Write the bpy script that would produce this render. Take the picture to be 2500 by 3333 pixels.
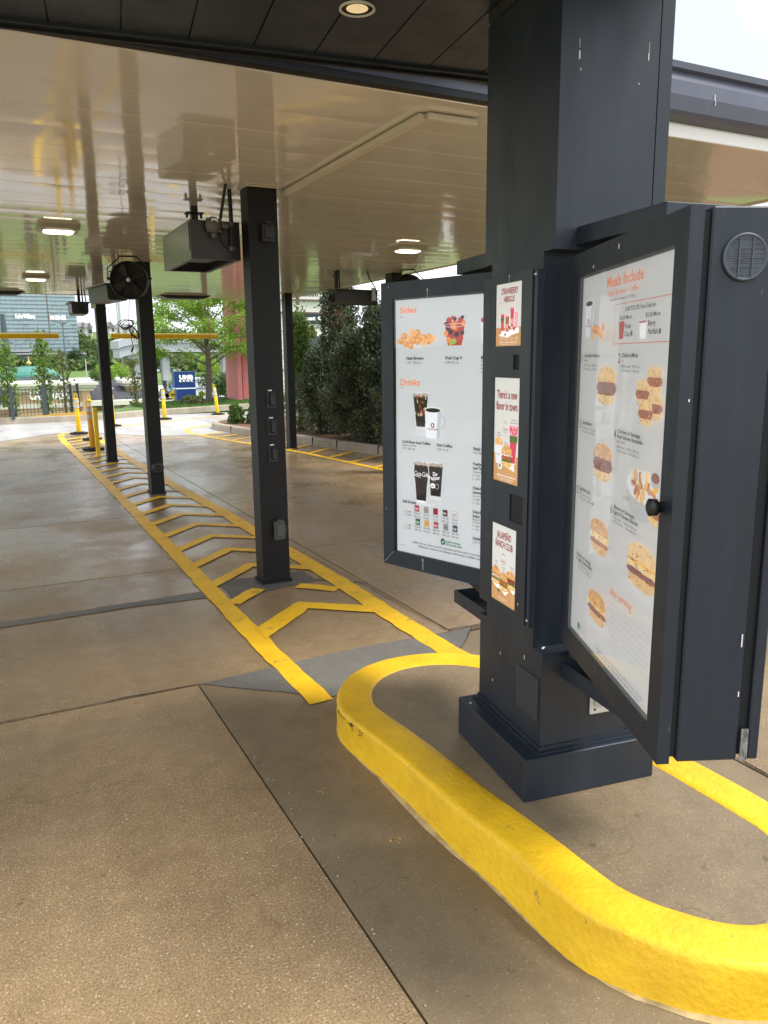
import bpy, math, random
import numpy as np
from mathutils import Matrix, Vector
from mathutils import noise as mnoise
random.seed(7); rng = np.random.default_rng(11)
for o in list(bpy.data.objects): bpy.data.objects.remove(o)
SC = bpy.context.scene
COL = SC.collection
R = math.radians
# ------------------------------------------------------------------ camera
# world: X across the lanes, Y along the lanes, Z up; the phone is held 1.65 m above the ground
FW = Vector((0.443339, 0.874794, -0.195333)); RT = Vector((0.891381, -0.453107, -0.010769))
def _basis():
    yaw, pit, rol = 0.469033542, 0.196592352, -0.0109785167
    fw = Vector((math.sin(yaw)*math.cos(pit), math.cos(yaw)*math.cos(pit), -math.sin(pit)))
    rt = Vector((math.cos(yaw), -math.sin(yaw), 0)); up = rt.cross(fw)
    r2 = rt*math.cos(rol) + up*math.sin(rol); return fw, r2, r2.cross(fw)
FW, RT, UP = _basis()
CAM = Vector((0, 0, 1.65)); FPX = 2533.09
cd = bpy.data.cameras.new('camera'); cam = bpy.data.objects.new('camera', cd); COL.objects.link(cam)
cd.sensor_fit = 'HORIZONTAL'; cd.sensor_width = 36; cd.lens = 36*FPX/2500; cd.clip_start = .05; cd.clip_end = 6000
m = Matrix((RT, UP, -FW)).transposed().to_4x4(); m.translation = CAM; cam.matrix_world = m
SC.camera = cam
SC.render.resolution_x = 768; SC.render.resolution_y = 1024
# ------------------------------------------------------------------ sky, sun, exposure
SC.view_settings.view_transform = 'Standard'; SC.view_settings.look = 'None'
SC.view_settings.exposure = 1.35; SC.view_settings.gamma = 1
SUN_EL, SUN_AZ = R(58), R(125)
w = bpy.data.worlds.new('World'); SC.world = w; w.use_nodes = True
nt = w.node_tree; nt.nodes.clear()
def wn(t, **k):
    n = nt.nodes.new(t)
    for a, b in k.items(): setattr(n, a, b)
    return n
out = wn('ShaderNodeOutputWorld'); bg = wn('ShaderNodeBackground'); bg.inputs[1].default_value = .1
sky = wn('ShaderNodeTexSky', sky_type='NISHITA', sun_disc=False, sun_elevation=SUN_EL, sun_rotation=SUN_AZ)
tc = wn('ShaderNodeTexCoord'); mp = wn('ShaderNodeMapping'); mp.inputs['Scale'].default_value = (1, 1, 2.6)
nz = wn('ShaderNodeTexNoise'); nz.inputs['Scale'].default_value = 2.2; nz.inputs['Detail'].default_value = 5; nz.inputs['Roughness'].default_value = .5
cr = wn('ShaderNodeValToRGB'); cr.color_ramp.elements[0].position = .36; cr.color_ramp.elements[0].color = (3.9, 4.25, 4.8, 1)
cr.color_ramp.elements[1].position = .62; cr.color_ramp.elements[1].color = (9.3, 9.6, 10.1, 1)
mx = wn('ShaderNodeMix', data_type='RGBA'); mx.inputs[0].default_value = .88
L = nt.links.new
L(tc.outputs['Generated'], mp.inputs[0]); L(mp.outputs[0], nz.inputs['Vector']); L(nz.outputs['Fac'], cr.inputs[0])
L(sky.outputs[0], mx.inputs[6]); L(cr.outputs[0], mx.inputs[7]); L(mx.outputs[2], bg.inputs[0]); L(bg.outputs[0], out.inputs[0])
sd = bpy.data.lights.new('sun', 'SUN'); sd.energy = 1.5; sd.angle = R(18); sd.color = (1, .96, .9)
so = bpy.data.objects.new('sun', sd); COL.objects.link(so)
sdir = Vector((math.sin(SUN_AZ)*math.cos(SUN_EL), math.cos(SUN_AZ)*math.cos(SUN_EL), math.sin(SUN_EL)))
so.rotation_euler = sdir.to_track_quat('Z', 'Y').to_euler(); so.location = (0, 0, 30)
SC.render.engine = 'CYCLES'
SC.cycles.max_bounces = 8; SC.cycles.diffuse_bounces = 4; SC.cycles.glossy_bounces = 4; SC.cycles.transparent_max_bounces = 12
SC.cycles.sample_clamp_indirect = 6

# ------------------------------------------------------------------ point helpers (a pixel of the 2500x3333 photo and a real distance give a world point)
def ray(px, py): return FW + RT*((px-1250)/FPX) - UP*((py-1666.5)/FPX)
def at(px, py, Y): d = ray(px, py); return CAM + d*(Y/d.y)
def gnd(px, py, z=0): d = ray(px, py); return CAM + d*((z-CAM.z)/d.z)
# ------------------------------------------------------------------ materials
MATS = {}
def mat(name, col, rough=.6, metal=0, var=0, scale=8, bump=0, bscale=40, spec=.5, emit=None, estr=1, coat=0, island=0, rvar=0, trans=0, detail=4, col2=None):
    if name in MATS: return MATS[name]
    m = bpy.data.materials.new(name); m.use_nodes = True; t = m.node_tree; b = t.nodes['Principled BSDF']
    b.inputs['Base Color'].default_value = (*col, 1); b.inputs['Roughness'].default_value = rough; b.inputs['Metallic'].default_value = metal
    b.inputs['Specular IOR Level'].default_value = spec; b.inputs['Coat Weight'].default_value = coat
    N = t.nodes.new; K = t.links.new
    if emit: b.inputs['Emission Color'].default_value = (*emit, 1); b.inputs['Emission Strength'].default_value = estr
    if var or bump or rvar or col2:
        tcn = N('ShaderNodeTexCoord')
        no = N('ShaderNodeTexNoise'); no.inputs['Scale'].default_value = scale; no.inputs['Detail'].default_value = detail; no.inputs['Roughness'].default_value = .6
        K(tcn.outputs['Object'], no.inputs['Vector'])
    src = None
    if var or col2:
        r = N('ShaderNodeValToRGB'); e = r.color_ramp.elements; e[0].position = .32; e[1].position = .68
        c2 = col2 or tuple(c*(1+var) for c in col); c1 = col if col2 else tuple(c*(1-var) for c in col)
        e[0].color = (*c1, 1); e[1].color = (*c2, 1); K(no.outputs['Fac'], r.inputs[0]); src = r.outputs[0]
    if island:
        g = N('ShaderNodeNewGeometry'); h = N('ShaderNodeHueSaturation'); mr = N('ShaderNodeMapRange')
        mr.inputs[3].default_value = 1-island; mr.inputs[4].default_value = 1+island
        K(g.outputs['Random Per Island'], mr.inputs[0]); K(mr.outputs[0], h.inputs['Value'])
        mh = N('ShaderNodeMapRange'); mh.inputs[3].default_value = .5-.03*min(1, island*2); mh.inputs[4].default_value = .5+.03*min(1, island*2)
        K(g.outputs['Random Per Island'], mh.inputs[0]); K(mh.outputs[0], h.inputs['Hue'])
        if src: K(src, h.inputs['Color'])
        else: h.inputs['Color'].default_value = (*col, 1)
        src = h.outputs[0]
    if src: K(src, b.inputs['Base Color'])
    if rvar:
        mr = N('ShaderNodeMapRange'); mr.inputs[1].default_value = .3; mr.inputs[2].default_value = .7
        mr.inputs[3].default_value = max(0, rough-rvar); mr.inputs[4].default_value = min(1, rough+rvar)
        K(no.outputs['Fac'], mr.inputs[0]); K(mr.outputs[0], b.inputs['Roughness'])
    if bump:
        n2 = N('ShaderNodeTexNoise'); n2.inputs['Scale'].default_value = bscale; n2.inputs['Detail'].default_value = 3
        K(tcn.outputs['Object'], n2.inputs['Vector'])
        bp = N('ShaderNodeBump'); bp.inputs['Strength'].default_value = bump; bp.inputs['Distance'].default_value = .01
        K(n2.outputs['Fac'], bp.inputs['Height']); K(bp.outputs[0], b.inputs['Normal'])
    if trans: b.inputs['Transmission Weight'].default_value = trans
    MATS[name] = m; return m

def concrete(name, c1, c2, speck=.5, rough=.55, wet=.25, grey=None):
    """exposed-aggregate concrete: mottled tone, fine pebbles, small pale chips, damp patches with more gloss"""
    m = bpy.data.materials.new(name); m.use_nodes = True; t = m.node_tree; b = t.nodes['Principled BSDF']; N = t.nodes.new; K = t.links.new
    tcn = N('ShaderNodeTexCoord'); vec = tcn.outputs['Object']
    def noise(s, d=4, r=.6):
        n = N('ShaderNodeTexNoise'); n.inputs['Scale'].default_value = s; n.inputs['Detail'].default_value = d; n.inputs['Roughness'].default_value = r; K(vec, n.inputs['Vector']); return n.outputs['Fac']
    def ramp(f, a, bb, ca, cb):
        r = N('ShaderNodeValToRGB'); e = r.color_ramp.elements; e[0].position = a; e[1].position = bb; e[0].color = (*ca, 1); e[1].color = (*cb, 1); K(f, r.inputs[0]); return r.outputs[0]
    def mul(a, bb, f=1, mode='MULTIPLY'):
        x = N('ShaderNodeMix'); x.data_type = 'RGBA'; x.blend_type = mode; x.inputs[0].default_value = f; K(a, x.inputs[6]); K(bb, x.inputs[7]); return x.outputs[2]
    base = ramp(noise(.9, 5), .3, .7, c1, c2)
    base = mul(base, ramp(noise(9, 6, .7), .3, .7, (.84, .83, .82), (1.10, 1.09, 1.07)))
    base = mul(base, ramp(noise(140, 3, .7), .35, .65, (1-.5*speck,)*3, (1+.45*speck,)*3))
    v = N('ShaderNodeTexVoronoi'); v.inputs['Scale'].default_value = 120; K(vec, v.inputs['Vector'])
    chip = N('ShaderNodeSeparateColor'); K(v.outputs['Color'], chip.inputs[0])
    a = N('ShaderNodeMath'); a.operation = 'GREATER_THAN'; a.inputs[1].default_value = .86; K(chip.outputs[0], a.inputs[0])
    d = N('ShaderNodeMath'); d.operation = 'LESS_THAN'; d.inputs[1].default_value = .34; K(v.outputs['Distance'], d.inputs[0])
    e = N('ShaderNodeMath'); e.operation = 'MULTIPLY'; K(a.outputs[0], e.inputs[0]); K(d.outputs[0], e.inputs[1])
    e2 = N('ShaderNodeMath'); e2.operation = 'MULTIPLY'; e2.inputs[1].default_value = speck; K(e.outputs[0], e2.inputs[0])
    x = N('ShaderNodeMix'); x.data_type = 'RGBA'; K(e2.outputs[0], x.inputs[0]); K(base, x.inputs[6]); x.inputs[7].default_value = (.52, .44, .32, 1)
    base = x.outputs[2]
    # bigger, rarer pale pebbles
    v2 = N('ShaderNodeTexVoronoi'); v2.inputs['Scale'].default_value = 45; K(vec, v2.inputs['Vector'])
    ch2 = N('ShaderNodeSeparateColor'); K(v2.outputs['Color'], ch2.inputs[0])
    a2 = N('ShaderNodeMath'); a2.operation = 'GREATER_THAN'; a2.inputs[1].default_value = .975; K(ch2.outputs[1], a2.inputs[0])
    d2 = N('ShaderNodeMath'); d2.operation = 'LESS_THAN'; d2.inputs[1].default_value = .16; K(v2.outputs['Distance'], d2.inputs[0])
    e3 = N('ShaderNodeMath'); e3.operation = 'MULTIPLY'; K(a2.outputs[0], e3.inputs[0]); K(d2.outputs[0], e3.inputs[1])
    e4 = N('ShaderNodeMath'); e4.operation = 'MULTIPLY'; e4.inputs[1].default_value = speck; K(e3.outputs[0], e4.inputs[0])
    x = N('ShaderNodeMix'); x.data_type = 'RGBA'; K(e4.outputs[0], x.inputs[0]); K(base, x.inputs[6]); x.inputs[7].default_value = (.6, .55, .46, 1)
    base = x.outputs[2]
    tm = N('ShaderNodeMapping'); tm.inputs['Scale'].default_value = (1.5, .10, 1); K(vec, tm.inputs[0]); tn = N('ShaderNodeTexNoise'); tn.inputs['Scale'].default_value = 1.6; tn.inputs['Detail'].default_value = 4; K(tm.outputs[0], tn.inputs['Vector'])
    base = mul(base, ramp(tn.outputs['Fac'], .40, .62, (.88, .87, .86), (1.05, 1.04, 1.03)))   # faint wheel tracks along the lanes
    # hairline crazing and darker drips
    wv = N('ShaderNodeTexVoronoi'); wv.feature = 'DISTANCE_TO_EDGE'; wv.inputs['Scale'].default_value = .9
    nn1 = N('ShaderNodeTexNoise'); nn1.inputs['Scale'].default_value = 2.5; nn1.inputs['Detail'].default_value = 6; K(vec, nn1.inputs['Vector'])
    vm = N('ShaderNodeVectorMath'); vm.operation = 'ADD'; vs2 = N('ShaderNodeVectorMath'); vs2.operation = 'SCALE'; vs2.inputs['Scale'].default_value = .5; K(nn1.outputs['Color'], vs2.inputs[0]); K(vec, vm.inputs[0]); K(vs2.outputs[0], vm.inputs[1]); K(vm.outputs[0], wv.inputs['Vector'])
    ck = ramp(wv.outputs['Distance'], .0015, .005, (.62, .58, .52), (1, 1, 1)); ckm = ramp(noise(.55, 2), .5, .62, (0, 0, 0), (1, 1, 1))
    x = N('ShaderNodeMix'); x.data_type = 'RGBA'; K(ckm, x.inputs[0]); x.inputs[6].default_value = (1, 1, 1, 1); K(ck, x.inputs[7]); base = mul(base, x.outputs[2])
    dr = ramp(noise(13, 3, .7), .66, .72, (1, 1, 1), (.62, .6, .58)); base = mul(base, dr)
    spots = ramp(noise(2.3, 2, .4), .62, .74, (1, 1, 1), (.86, .85, .83))
    base = mul(base, spots)
    g = N('ShaderNodeNewGeometry'); h = N('ShaderNodeHueSaturation'); mr = N('ShaderNodeMapRange'); mr.inputs[3].default_value = .84; mr.inputs[4].default_value = 1.08
    K(g.outputs['Random Per Island'], mr.inputs[0]); K(mr.outputs[0], h.inputs['Value']); K(base, h.inputs['Color'])
    K(h.outputs[0], b.inputs['Base Color'])
    mr = N('ShaderNodeMapRange'); mr.inputs[1].default_value = .38; mr.inputs[2].default_value = .66; mr.inputs[3].default_value = rough-wet; mr.inputs[4].default_value = rough+.15
    K(noise(.7, 5, .65), mr.inputs[0]); K(mr.outputs[0], b.inputs['Roughness'])
    bp = N('ShaderNodeBump'); bp.inputs['Strength'].default_value = .35; bp.inputs['Distance'].default_value = .004
    K(noise(120, 3), bp.inputs['Height']); K(bp.outputs[0], b.inputs['Normal'])
    b.inputs['Specular IOR Level'].default_value = .5
    MATS[name] = m; return m

def paint_yellow(name, worn=.0, col=(.84, .50, .008)):
    m = bpy.data.materials.new(name); m.use_nodes = True; t = m.node_tree; b = t.nodes['Principled BSDF']; N = t.nodes.new; K = t.links.new
    tcn = N('ShaderNodeTexCoord')
    n = N('ShaderNodeTexNoise'); n.inputs['Scale'].default_value = 3; n.inputs['Detail'].default_value = 8; n.inputs['Roughness'].default_value = .7; K(tcn.outputs['Object'], n.inputs['Vector'])
    r = N('ShaderNodeValToRGB'); e = r.color_ramp.elements; e[0].position = .25; e[1].position = .6
    e[0].color = (col[0]*.74, col[1]*.70, col[2], 1); e[1].color = (col[0]*1.06, col[1]*1.06, col[2]*1.3, 1); K(n.outputs['Fac'], r.inputs[0])
    n3 = N('ShaderNodeTexNoise'); n3.inputs['Scale'].default_value = 11; n3.inputs['Detail'].default_value = 10; n3.inputs['Roughness'].default_value = .8; K(tcn.outputs['Object'], n3.inputs['Vector'])
    r3 = N('ShaderNodeValToRGB'); e = r3.color_ramp.elements; e[0].position = .28+.16*worn; e[1].position = .34+.16*worn; e[0].color = (0, 0, 0, 1); e[1].color = (1, 1, 1, 1); K(n3.outputs['Fac'], r3.inputs[0])
    x = N('ShaderNodeMix'); x.data_type = 'RGBA'; K(r3.outputs[0], x.inputs[0]); x.inputs[6].default_value = (.21, .15, .07, 1); K(r.outputs[0], x.inputs[7]); K(x.outputs[2], b.inputs['Base Color'])
    b.inputs['Roughness'].default_value = .5
    n2 = N('ShaderNodeTexNoise'); n2.inputs['Scale'].default_value = 48; n2.inputs['Detail'].default_value = 8; K(tcn.outputs['Object'], n2.inputs['Vector'])
    bp = N('ShaderNodeBump'); bp.inputs['Strength'].default_value = .8; bp.inputs['Distance'].default_value = .006; K(n2.outputs['Fac'], bp.inputs['Height']); K(bp.outputs[0], b.inputs['Normal'])
    MATS[name] = m; return m

def glass_mat(name, tint=(1, 1, 1), rough=.02, boost=1.0):
    m = bpy.data.materials.new(name); m.use_nodes = True; t = m.node_tree; t.nodes.clear(); N = t.nodes.new; K = t.links.new
    o = N('ShaderNodeOutputMaterial'); tr = N('ShaderNodeBsdfTransparent'); tr.inputs[0].default_value = (*tint, 1)
    gl = N('ShaderNodeBsdfGlossy'); gl.inputs['Roughness'].default_value = rough; fr = N('ShaderNodeFresnel'); fr.inputs[0].default_value = 1.49
    ml = N('ShaderNodeMath'); ml.operation = 'MULTIPLY'; ml.inputs[1].default_value = boost; K(fr.outputs[0], ml.inputs[0])
    mxs = N('ShaderNodeMixShader'); K(ml.outputs[0], mxs.inputs[0]); K(tr.outputs[0], mxs.inputs[1]); K(gl.outputs[0], mxs.inputs[2]); K(mxs.outputs[0], o.inputs[0])
    tcn = N('ShaderNodeTexCoord'); n = N('ShaderNodeTexNoise'); n.inputs['Scale'].default_value = 3; K(tcn.outputs['Object'], n.inputs['Vector'])
    bp = N('ShaderNodeBump'); bp.inputs['Strength'].default_value = .15; bp.inputs['Distance'].default_value = .02; K(n.outputs['Fac'], bp.inputs['Height']); K(bp.outputs[0], gl.inputs['Normal'])
    MATS[name] = m; return m

def coated(name, col, rough=.42, dust=(.10, .10, .095), amt=.16):
    m = bpy.data.materials.new(name); m.use_nodes = True; t = m.node_tree; b = t.nodes['Principled BSDF']; N = t.nodes.new; K = t.links.new
    tcn = N('ShaderNodeTexCoord')
    def noise(s, sc=(1, 1, 1), d=5, r=.6):
        mp = N('ShaderNodeMapping'); mp.inputs['Scale'].default_value = sc; K(tcn.outputs['Object'], mp.inputs[0]); n = N('ShaderNodeTexNoise'); n.inputs['Scale'].default_value = s; n.inputs['Detail'].default_value = d; n.inputs['Roughness'].default_value = r; K(mp.outputs[0], n.inputs['Vector']); return n.outputs['Fac']
    def rng_(f, a, b_, c, d):
        mr = N('ShaderNodeMapRange'); mr.inputs[1].default_value = a; mr.inputs[2].default_value = b_; mr.inputs[3].default_value = c; mr.inputs[4].default_value = d; K(f, mr.inputs[0]); return mr.outputs[0]
    def mixc(f, a, b_):
        x = N('ShaderNodeMix'); x.data_type = 'RGBA'; K(f, x.inputs[0])
        for i, c in ((6, a), (7, b_)):
            if isinstance(c, tuple): x.inputs[i].default_value = (*c, 1)
            else: K(c, x.inputs[i])
        return x.outputs[2]
    c = mixc(rng_(noise(3.5), .3, .7, 0, 1), tuple(v*.86 for v in col), tuple(v*1.16 for v in col))
    c = mixc(rng_(noise(9, (1, 1, .12), 6, .75), .5, .75, 0, amt), c, dust)          # rain streaks
    c = mixc(rng_(noise(45, (1, 1, 1), 8, .85), .60, .72, 0, amt*1.3), c, dust)        # fine specks and smears
    c = mixc(rng_(noise(14, (1, 1, .35), 3, .9), .70, .74, 0, amt*1.6), c, (.22, .22, .21))
    K(c, b.inputs['Base Color']); K(rng_(noise(6, (1, 1, .3), 6, .7), .3, .7, rough-.08, rough+.14), b.inputs['Roughness'])
    MATS[name] = m; return m
SOFD = coated('dark_soffit_metal', (.017, .026, .042), amt=.03)
KDARK = coated('dark_blue_grey_metal', (.0115, .0180, .0285), dust=(.075, .085, .095))
CDARK = mat('charcoal_column_paint', (.005, .0053, .006), .5, var=.25, scale=5, spec=.3)
BLACK = mat('black_paint', (.008, .008, .009), .45)
DARKG = mat('dark_grey_metal', (.035, .036, .037), .45, var=.1)
GAP = mat('dark_gap', (.006, .007, .009), .7)
CREAM = mat('cream_panel', (.76, .73, .66), .07, spec=1.0, var=.02, scale=2)
CREAMT = mat('cream_trim', (.66, .61, .52), .35, var=.05)
WHITEP = mat('white_plastic', (.62, .62, .57), .4, var=.05)
FASCIA = mat('fascia_grey_blue', (.085, .092, .125), .35, var=.08, spec=.5)
DROP = mat('bird_dropping', (.75, .74, .70), .7)
CONC = concrete('brown_aggregate_concrete', (.268, .188, .102), (.330, .236, .132), speck=.75, rough=.38, wet=.27)
CONCI = concrete('island_infill_concrete', (.200, .150, .087), (.255, .194, .115), speck=.3, wet=.12)
CONCG = concrete('grey_patch_concrete', (.115, .114, .105), (.16, .155, .14), speck=.25, wet=.1)
CONCF = concrete('pale_lot_concrete', (.36, .35, .335), (.48, .475, .46), speck=.3, wet=.3)
KERB = concrete('kerb_concrete', (.33, .29, .22), (.45, .40, .32), speck=.3, wet=0, rough=.75)
YEL = paint_yellow('yellow_kerb_paint', .22)
YELW = paint_yellow('yellow_line_paint', .50)
YPL = mat('yellow_plastic', (.85, .56, .01), .4, var=.06)
ORPL = mat('amber_plastic', (.72, .33, .012), .4, var=.08)
GLASS = glass_mat('clear_glass', boost=1.15)
FILM = glass_mat('hazy_film', boost=1.2, rough=.05)
def _haze():
    t = FILM.node_tree; o = [n for n in t.nodes if n.type == 'OUTPUT_MATERIAL'][0]; src = o.inputs[0].links[0].from_socket
    d = t.nodes.new('ShaderNodeBsdfDiffuse'); d.inputs[0].default_value = (.75, .76, .76, 1); x = t.nodes.new('ShaderNodeMixShader'); x.inputs[0].default_value = .17; t.links.new(src, x.inputs[1]); t.links.new(d.outputs[0], x.inputs[2]); t.links.new(x.outputs[0], o.inputs[0])
_haze()

# ------------------------------------------------------------------ mesh builders
class MB:
    def __init__(s): s.v = []; s.f = []; s.m = []; s.mats = []; s.sm = []
    def mi(s, m):
        if m not in s.mats: s.mats.append(m)
        return s.mats.index(m)
    def add(s, vs, fs, m, smooth=False):
        o = len(s.v); s.v += [tuple(v) for v in vs]; i = s.mi(m)
        for f in fs: s.f.append(tuple(o+k for k in f)); s.m.append(i); s.sm.append(smooth)
    def box(s, a, b, m, M=None, bev=0):
        x0, y0, z0 = (min(a[i], b[i]) for i in range(3)); x1, y1, z1 = (max(a[i], b[i]) for i in range(3))
        if bev:
            c = bev; vs = []
            # chamfered vertical edges + top/bottom
            ring = [(x0+c, y0), (x1-c, y0), (x1, y0+c), (x1, y1-c), (x1-c, y1), (x0+c, y1), (x0, y1-c), (x0, y0+c)]
            rin = [(x0+c, y0+c), (x1-c, y0+c), (x1-c, y0+c), (x1-c, y1-c), (x1-c, y1-c), (x0+c, y1-c), (x0+c, y1-c), (x0+c, y0+c)]
            for z, rr in ((z0, rin), (z0+c, ring), (z1-c, ring), (z1, rin)): vs += [(p[0], p[1], z) for p in rr]
            fs = [tuple(range(7, -1, -1)), tuple(range(24, 32))]
            for k in range(3):
                for i in range(8): j = (i+1) % 8; fs.append((k*8+i, k*8+j, k*8+8+j, k*8+8+i))
        else:
            vs = [(x0, y0, z0), (x1, y0, z0), (x1, y1, z0), (x0, y1, z0), (x0, y0, z1), (x1, y0, z1), (x1, y1, z1), (x0, y1, z1)]
            fs = [(3, 2, 1, 0), (4, 5, 6, 7), (0, 1, 5, 4), (1, 2, 6, 5), (2, 3, 7, 6), (3, 0, 4, 7)]
        if M is not None: vs = [tuple(M @ Vector(v)) for v in vs]
        s.add(vs, fs, m); return s
    def quad(s, a, b, c, d, m): s.add([a, b, c, d], [(0, 1, 2, 3)], m); return s
    def prism(s, poly, z0, z1, m, axis='z', smooth=False):
        n = len(poly)
        P = {'z': lambda p, h: (p[0], p[1], h), 'y': lambda p, h: (p[0], h, p[1]), 'x': lambda p, h: (h, p[0], p[1])}[axis]
        vs = [P(p, z0) for p in poly]+[P(p, z1) for p in poly]
        s.add(vs, [tuple(range(n-1, -1, -1)), tuple(range(n, 2*n))], m)
        s.add(vs, [(i, (i+1) % n, n+(i+1) % n, n+i) for i in range(n)], m, smooth); return s
    def tube(s, pts, r, m, n=10, cap=True, r2=None):
        pts = [Vector(p) for p in pts]; vs = []; k = len(pts); prev = None
        for i, p in enumerate(pts):
            t = (pts[min(i+1, k-1)]-pts[max(i-1, 0)]).normalized()
            if prev is None: a = t.orthogonal().normalized()
            else:
                a = prev - t*prev.dot(t); a = a.normalized() if a.length > 1e-6 else t.orthogonal().normalized()
            prev = a; b = t.cross(a); rr = r if r2 is None else r+(r2-r)*i/max(1, k-1)
            if isinstance(r, (list, tuple)): rr = r[i]
            vs += [tuple(p+a*(rr*math.cos(2*math.pi*j/n))+b*(rr*math.sin(2*math.pi*j/n))) for j in range(n)]
        fs = [(i*n+j, i*n+(j+1) % n, (i+1)*n+(j+1) % n, (i+1)*n+j) for i in range(k-1) for j in range(n)]
        s.add(vs, fs, m, True)
        if cap: s.add(vs, [tuple(range(n-1, -1, -1)), tuple(range((k-1)*n, k*n))], m)
        return s
    def lathe(s, prof, c, m, n=20, axis=Vector((0, 0, 1))):
        a = axis.orthogonal().normalized(); b = axis.cross(a); c = Vector(c); vs = []
        for r, h in prof: vs += [tuple(c+axis*h+a*(r*math.cos(2*math.pi*j/n))+b*(r*math.sin(2*math.pi*j/n))) for j in range(n)]
        k = len(prof)
        s.add(vs, [(i*n+j, i*n+(j+1) % n, (i+1)*n+(j+1) % n, (i+1)*n+j) for i in range(k-1) for j in range(n)], m, True)
        s.add(vs, [tuple(range(n-1, -1, -1)), tuple(range((k-1)*n, k*n))], m); return s
    def arr(s, V, F, m):
        """numpy verts (n,3) and faces (k,4) or (k,3)"""
        s.add([tuple(x) for x in V], [tuple(int(i) for i in f) for f in F], m); return s
    def merge(s, parent, name):
        """add this geometry to a part that is already built (marks and stains stay in their part's mesh)"""
        o = next(c for c in bpy.data.objects if c.parent == parent and c.name.split('.')[0] == name); me = o.data; old = [tuple(v.co) for v in me.vertices]
        fs = [tuple(p.vertices) for p in me.polygons]; mi = [p.material_index for p in me.polygons]; sm = [p.use_smooth for p in me.polygons]; mats = list(me.materials)
        k = len(old)
        for f, m_, q in zip(s.f, s.m, s.sm):
            m = s.mats[m_]
            if m not in mats: mats.append(m)
            fs.append(tuple(i+k for i in f)); mi.append(mats.index(m)); sm.append(q)
        n = bpy.data.meshes.new(me.name+'_m'); n.from_pydata(old+s.v, [], fs)
        for m in mats: n.materials.append(m)
        n.polygons.foreach_set('material_index', mi); n.polygons.foreach_set('use_smooth', sm); n.update(); o.data = n; bpy.data.meshes.remove(me); n.name = name; return o
    def build(s, name, parent=None, loc=None, rotz=0):
        me = bpy.data.meshes.new(name); me.from_pydata(s.v, [], s.f)
        for m in s.mats: me.materials.append(m)
        me.polygons.foreach_set('material_index', s.m); me.polygons.foreach_set('use_smooth', s.sm); me.update()
        o = bpy.data.objects.new(name, me); COL.objects.link(o)
        if parent is not None: o.parent = parent
        if loc is not None: o.location = loc
        if rotz: o.rotation_euler.z = rotz
        return o
def tag(o, label=None, cat=None, group=None, kind=None):
    if label: o['label'] = label
    if cat: o['category'] = cat
    if group: o['group'] = group
    if kind: o['kind'] = kind
    return o
def thing(name, label, cat, loc=(0, 0, 0), rotz=0, group=None):
    o = bpy.data.objects.new(name, None); COL.objects.link(o); o.location = loc; o.rotation_euler.z = rotz
    o.empty_display_size = .2
    return tag(o, label, cat, group)
def struct(mb, name, parent=None):
    o = mb.build(name, parent)
    if parent is None: o['kind'] = 'structure'
    return o
def copy_tree(o, parent=None):
    c = o.copy(); COL.objects.link(c)
    if parent is not None: c.parent = parent
    for ch in list(CH(o)): copy_tree(ch, c)
    return c
def CH(o): return [x for x in bpy.data.objects if x.parent == o]
# leaf clouds -------------------------------------------------------
def leaves(mb, pts, size, m, aspect=1.6, up=.3):
    pts = np.asarray(pts, float); n = len(pts)
    d = rng.normal(size=(n, 3)); d /= np.linalg.norm(d, axis=1)[:, None]
    e = rng.normal(size=(n, 3)); e[:, 2] += up; e -= d*(np.sum(e*d, 1))[:, None]; e /= np.linalg.norm(e, axis=1)[:, None]+1e-9
    sz = size*rng.uniform(.6, 1.35, n)[:, None]
    a = d*sz*.5; b = e*sz*.5*aspect
    V = np.stack([pts-b, pts+a, pts+b, pts-a], 1).reshape(-1, 3)
    F = np.arange(4*n).reshape(n, 4)
    mb.arr(V, F, m)
# ================================================================== the setting: ground
TZ = [(-400, -.035), (24.2, -.035), (26, -.35), (31, -.75), (60, -2.0), (95, -3.5), (150, -5.9), (190, -7.4), (216, -7.5), (285, -.5), (330, 1), (460, 17), (800, 22), (3500, 22)]
def tz(x, y):
    for (a, za), (b, zb) in zip(TZ, TZ[1:]):
        if y <= b: return za+(zb-za)*(max(y, a)-a)/(b-a)
    return 22
GRASS = mat('grass_ground', (.075, .135, .028), .9, col2=(.15, .24, .045), scale=.8, detail=8, bump=.4, bscale=20)
ys = sorted(set([-400, -100, -30, 0, 10, 20, 24.2, 24.5, 24.8, 28, 31, 40, 50, 60, 80, 110, 150, 190, 203, 216, 240, 285, 330, 380, 420, 460, 600, 800, 1500, 3500]))
xs = [-2500, -1000, -400, -200, -100, -50, -20, 0, 20, 50, 100, 200, 400, 1000, 2500]
g = MB(); V = [(x, y, tz(x, y)+(0 if y < 60 else .012*(y-60)*mnoise.noise(Vector((x*.02, y*.02, 0))))) for y in ys for x in xs]; n = len(xs)
g.add(V, [(i*n+j, i*n+j+1, (i+1)*n+j+1, (i+1)*n+j) for i in range(len(ys)-1) for j in range(n-1)], GRASS, True)
struct(g, 'ground')
# asphalt base that the slabs sit on (dark joint bottoms)
g = MB(); BASE = mat('joint_dirt', (.045, .036, .026), .9); g.quad((-14, -12, -.02), (18, -12, -.02), (18, 24.15, -.02), (-14, 24.15, -.02), BASE); struct(g, 'joint_bed')
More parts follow.
